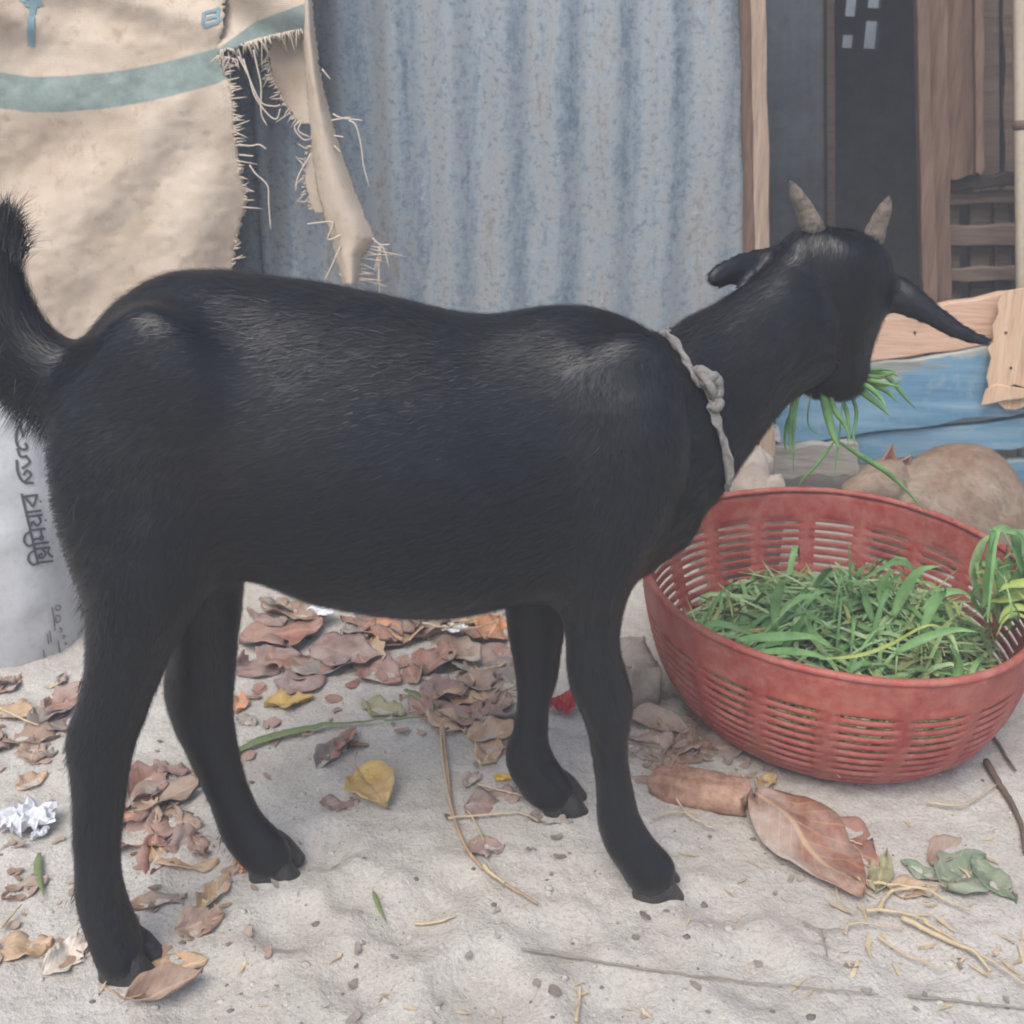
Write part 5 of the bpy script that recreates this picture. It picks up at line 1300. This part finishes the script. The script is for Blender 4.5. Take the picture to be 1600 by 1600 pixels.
def scrap(name, px, py, sz, mat, label, cat, seed, n=14, lift=.004, asp=1.0, amp=.5, ang=0):
    """crumpled thin scrap"""
    p = gp(px, py); b = MB(); v = []; f = []; rs = np.random.default_rng(seed)
    for i in range(n):
        for j in range(n):
            x, y = (i / (n - 1) - .5) * sz, (j / (n - 1) - .5) * sz * asp
            z = amp * sz * (abs(float(vnoise(i * .45 + seed, j * .45, 91))) + .5 * abs(float(vnoise(i * .9 + seed, j * .9, 92))))
            k = 1 + .35 * float(vnoise(math.atan2(y, x) * 2.2 + 9, seed, 93))
            v.append((x * k, y * k, z))
    for i in range(n - 1):
        for j in range(n - 1):
            if math.hypot(i - n/2 + .5, j - n/2 + .5) < n * (.42 + .16 * float(vnoise(i * .5, j * .5 + seed, 94))): a = i * n + j; f.append((a, a + n, a + n + 1, a + 1))
    b.add(v, f); o = b.obj(name, M[mat], None, False); o.location = (p[0], p[1], p[2] + lift); o.rotation_euler = (0, 0, R(ang)); solid(o, .0004)
    return tag(o, label, cat)
scrap('foil_scrap', 38, 1296, .062, 'paper', 'crumpled white foil scrap at the left edge', 'scrap', 4, 18, .004, .7, .55, 15)
scrap('foil_scrap', 62, 1310, .022, 'paper', 'tiny white foil flake beside the crumpled foil', 'scrap', 8, 10, .003, .6, .6, 60)
scrap('plastic_scrap', 880, 1112, .045, 'red', 'bright red plastic scrap between the front legs', 'scrap', 11, 12, .006, .8, .6, 30)
scrap('plastic_scrap', 785, 1222, .012, 'yellow', 'tiny yellow scrap left of the far front hoof', 'scrap', 14, 8, .004, 1.4, .5, 80)
scrap('paper_scrap', 500, 978, .040, 'paper', 'white paper scrap behind the leaf pile', 'scrap', 17, 10, .02, .7, .4, 0)
scrap('paper_scrap', 710, 1006, .034, 'paper', 'whitish paper scrap amid the straw in the pile', 'scrap', 18, 10, .02, .6, .4, 30)

def ground_line(name, pts, r_, mat, label, cat, lift=.003, n=40, wig=.002, taper=True, group=None, flat=False):
    P = []
    for i, q in enumerate(spline([(x, y, 0) for x, y in pts], n)):
        g = gp(q[0], q[1]); h = float(gz(g[0], g[1])); P.append(np.array([g[0], g[1], h + lift + abs(wig * float(vnoise(i * .3, px_seed[0], 95))) * 2]))
    px_seed[0] += 3.7
    zs = np.array([p[2] for p in P]); zs = np.maximum(zs, np.convolve(np.pad(zs, 4, 'edge'), np.ones(9) / 9, 'valid'))
    for p, z in zip(P, zs): p[2] = z
    b = MB(); rad = [r_ * (1 - .55 * i / n) if taper else r_ for i in range(n)]
    if flat: blade(b, P, r_, fold=.3)
    else: b.tube(P, rad, 6)
    o = b.obj(name, M[mat]); 
    if flat: solid(o, .0004)
    return tag(o, label, cat, group)
px_seed = [1.0]
ground_line('plant_straw', [(692, 1140), (694, 1170), (700, 1215), (704, 1260), (716, 1305), (738, 1345), (775, 1380), (840, 1418)], .0026, 'straw_tan', 'long curved tan plant stem on the sand under the belly', 'stem', .004, 60)
ground_line('plant_straw', [(688, 1150), (692, 1200), (698, 1240), (706, 1275)], .0012, 'straw', 'thin straw running along the long curved tan stem', 'stem', .007)
ground_line('straw', [(756, 1366), (768, 1378), (788, 1392)], .0022, 'straw', 'short split straw end on the curved tan stem', 'straw', .008, 14)
ground_line('straw', [(814, 1490), (900, 1502), (1000, 1518), (1120, 1535), (1240, 1548), (1372, 1560)], .0011, 'straw_grey', 'very long thin grey straw across the foreground sand', 'straw', .003, 90)
ground_line('straw', [(1418, 1562), (1500, 1571), (1600, 1582), (1680, 1590)], .0011, 'straw_grey', 'thin grey straw at the bottom right corner', 'straw', .003, 50)
ground_line('straw', [(648, 1448), (668, 1448), (690, 1444), (712, 1436)], .0017, 'straw', 'short pale straw on bare sand below the belly', 'straw', .003, 20)
ground_line('straw', [(900, 1600), (905, 1570), (906, 1548)], .0017, 'straw', 'pale bent straw at the bottom edge', 'straw', .003, 20)
ground_line('straw', [(730, 1272), (742, 1292), (756, 1320)], .0013, 'straw', 'short upright straw beside the small mauve leaf', 'straw', .004, 16)
ground_line('straw', [(745, 1234), (790, 1246), (830, 1256), (870, 1262), (898, 1270)], .0011, 'straw', 'thin pale straw curving to the far front hoof', 'straw', .006, 30)
ground_line('straw', [(700, 1287), (750, 1282), (788, 1280), (812, 1278), (840, 1292)], .0013, 'straw', 'kinked pale straw in front of the far front hoof', 'straw', .006, 30)
ST = [([(1330, 1376), (1346, 1388), (1364, 1400)], .0013, 'straw', 'short straw at the tip of the large russet leaf'),
      ([(1336, 1384), (1380, 1392), (1440, 1400), (1480, 1418), (1514, 1434)], .0022, 'straw', 'thick pale straw under the small green leaf'),
      ([(1372, 1430), (1384, 1410), (1400, 1400), (1446, 1394)], .0030, 'straw', 'broad bent pale straw at the head of the bundle'),
      ([(1352, 1434), (1400, 1436), (1440, 1448), (1480, 1474)], .0024, 'straw', 'flat pale straw in the middle of the bundle'),
      ([(1408, 1444), (1450, 1466), (1500, 1488), (1524, 1502), (1546, 1528)], .0034, 'straw', 'thickest pale straw running down to the right'),
      ([(1440, 1450), (1500, 1484), (1560, 1520), (1610, 1556)], .0018, 'straw', 'longest pale straw leaving the frame at right'),
      ([(1320, 1470), (1324, 1456), (1340, 1454), (1410, 1462)], .0016, 'straw', 'hooked straw left of the bundle'),
      ([(1370, 1474), (1400, 1496), (1440, 1514), (1472, 1528)], .0018, 'straw', 'curved straw below the bundle ending in a pale tip'),
      ([(1252, 1450), (1280, 1462), (1316, 1464)], .0014, 'straw_grey', 'greyish straw below the large russet leaf'),
      ([(1282, 1464), (1288, 1486), (1292, 1508)], .0014, 'straw_grey', 'short straw pointing down from the greyish straw'),
      ([(1020, 1286), (1060, 1278), (1090, 1282)], .0014, 'straw', 'short straw below the pinkish wood chunk'),
      ([(1056, 1258), (1070, 1278), (1100, 1298), (1118, 1302)], .0016, 'straw', 'bent straw draped off the pinkish wood chunk'),
      ([(1446, 1262), (1500, 1268), (1530, 1252), (1556, 1234)], .0015, 'straw', 'curved straw right of the basket base'),
      ([(1350, 1216), (1372, 1212), (1392, 1222)], .0016, 'straw', 'short pale straw under the basket front'),
      ([(1310, 1300), (1312, 1318), (1346, 1330)], .0015, 'straw', 'straw lying across the brown leaf beneath the russet one')]
for pts, r_, mt, lab in ST: ground_line('straw', pts, r_ * .8, mt, lab, 'straw', .006, 30, .003)
ground_line('twig', [(1534, 1140), (1556, 1164), (1572, 1190), (1586, 1210)], .0028, 'twig', 'dark twig on the sand right of the basket', 'twig', .004, 24)
ground_line('twig', [(1540, 1198), (1556, 1226), (1578, 1260), (1594, 1296), (1600, 1340)], .0042, 'twig', 'thicker forked twig at the right edge', 'twig', .005, 30)
ground_line('fallen_grass', [(365, 1186), (400, 1168), (440, 1156), (485, 1146), (540, 1138), (620, 1130)], .0062, 'dry_green', 'long wilted green blade on the sand by the far hind leg', 'grass', .005, 40, .002, True, None, True)
ground_line('fallen_grass', [(600, 1134), (660, 1128), (720, 1130), (770, 1136)], .0012, 'dry_green', 'thin greenish stalk in front of the leaf pile', 'grass', .006, 30)
ground_line('fallen_grass', [(632, 1090), (650, 1100), (676, 1118), (696, 1130)], .0055, 'dry_green', 'broad wilted green blade at the pile edge', 'grass', .010, 20, .002, True, None, True)
ground_line('fallen_grass', [(583, 1398), (590, 1418), (606, 1452)], .0022, 'dry_green', 'tiny dull green sprout on bare sand', 'grass', .003, 16, .002, True, None, True)
ground_line('fallen_grass', [(62, 1340), (60, 1372), (70, 1410)], .0035, 'dry_green', 'dusty green blade at left below the foil', 'grass', .004, 20, .002, True, None, True)
ground_line('straw', [(0, 1118), (30, 1134), (62, 1146)], .0016, 'straw', 'pale straw at the left edge near the bag', 'straw', .010, 20)
ground_line('straw', [(2, 1460), (20, 1440), (34, 1424)], .0014, 'straw', 'slanting straw near the bottom left corner', 'straw', .006, 16)
ground_line('straw', [(660, 1012), (700, 1020), (745, 1018), (780, 1006)], .0018, 'straw', 'pale straw lying on the leaf pile', 'straw', .035, 24)
ground_line('straw', [(690, 1026), (730, 1012), (760, 1000)], .0014, 'straw', 'second straw crossing the pile by the far front leg', 'straw', .038, 20)
ground_line('straw', [(764, 940), (776, 965), (784, 985)], .0014, 'straw', 'straw standing up behind the far front leg', 'straw', .03, 14)

# pebbles, leaf crumbs and bits of chaff: nobody could count them
def crumbs(name, N, region, mat, smin, smax, label, flat=.5):
    b = MB()
    for _ in range(N):
        px = region[0] + (region[2] - region[0]) * rng.random(); py = region[1] + (region[3] - region[1]) * rng.random() ** .9
        p = gp(px, py); s = smin + (smax - smin) * rng.random() ** 3
        a = rng.random() * 6.28; rings = []
        for i, (zz, rr) in enumerate(((-.5, .6), (0, 1), (.5, .75), (.8, .3))):
            rings.append([p + np.array([s * rr * math.cos(t + a) * (1 + .25 * rng.normal()), s * rr * math.sin(t + a) * (.7 + .2 * rng.normal()), s * flat * zz - s * flat * .1]) for t in np.linspace(0, 6.283, 6, endpoint=False)])
        b.loft(rings)
    o = b.obj(name, M[mat]); return tag(o, label, None, None, 'stuff')
crumbs('pebbles', 150, (-60, 1080, 1660, 1640), 'pebble', .0008, .0048, 'small grey pebbles scattered over the sand', .7)
crumbs('sand_clods', 420, (-60, 1050, 1660, 1640), 'sand', .0012, .0050, 'small sand clods scattered over the ground', .7)
def flakes(name, N, region, mat, L, label, wr=.3):
    b = MB()
    for _ in range(N):
        px = region[0] + (region[2] - region[0]) * rng.random(); py = region[1] + (region[3] - region[1]) * rng.random()
        p = gp(px, py, .002); th = rng.random() * 6.28; l = L * (.3 + rng.random()); d = np.array([math.cos(th), math.sin(th), .2 * rng.normal()]); s = np.array([-math.sin(th), math.cos(th), .25 * rng.normal()])
        c = np.array([0, 0, l * .15 * rng.random()])
        k = .5 + rng.random(5); b.strip([p - d * l / 2 + c, p - d * l * .2 * k[0] + s * l * wr * .3 * rng.normal(), p + d * l * .25 * k[1] + s * l * wr * .3 * rng.normal() + c * .4, p + d * l / 2 + c * .5], [l * wr * .5 * k[2], l * wr * k[3], l * wr * .8 * k[4], l * wr * .15], s)
    o = b.obj(name, M[mat], None, False); solid(o, .0004); return tag(o, label, None, None, 'stuff')
flakes('leaf_crumbs', 110, (-40, 1060, 420, 1520), 'l_brown', .013, 'brown leaf crumbs around the hind legs')
flakes('leaf_crumbs', 80, (380, 950, 860, 1180), 'l_red', .020, 'rusty leaf crumbs in the pile under the belly')
flakes('leaf_crumbs', 60, (380, 1180, 1620, 1620), 'l_grey', .010, 'grey leaf crumbs scattered over the foreground sand')
flakes('chaff', 90, (-40, 1060, 1640, 1620), 'straw', .014, 'pale chaff scattered over the sand', .09)
flakes('chaff', 90, (640, 960, 860, 1120), 'straw', .030, 'pale chaff caught in the leaf pile', .05)
flakes('chaff', 40, (1280, 1340, 1620, 1520), 'straw', .022, 'pale chaff around the straw bundle', .07)
flakes('leaf_crumbs', 120, (980, 1080, 1200, 1220), 'l_brown', .016, 'brown leaf crumbs by the basket and front hoof')

# ================================================================== HAZE, ADDED TO IMITATE A LENS VEIL
hz = MB(); hz.box((-36, -36, -1.05), (36, 36, 2.32)); haze = hz.obj('haze', None, None, False)
hm = bpy.data.materials.new('haze'); hm.use_nodes = True; ht = hm.node_tree; ht.nodes.remove(ht.nodes['Principled BSDF'])
pv = ht.nodes.new('ShaderNodeVolumePrincipled'); pv.inputs['Density'].default_value = .058; pv.inputs['Color'].default_value = (.93, .95, 1, 1)
ht.links.new(pv.outputs[0], ht.nodes['Material Output'].inputs['Volume']); haze.data.materials.append(hm)
tag(haze, 'thin pale haze added throughout to imitate a veiled lens', None, None, 'stuff')
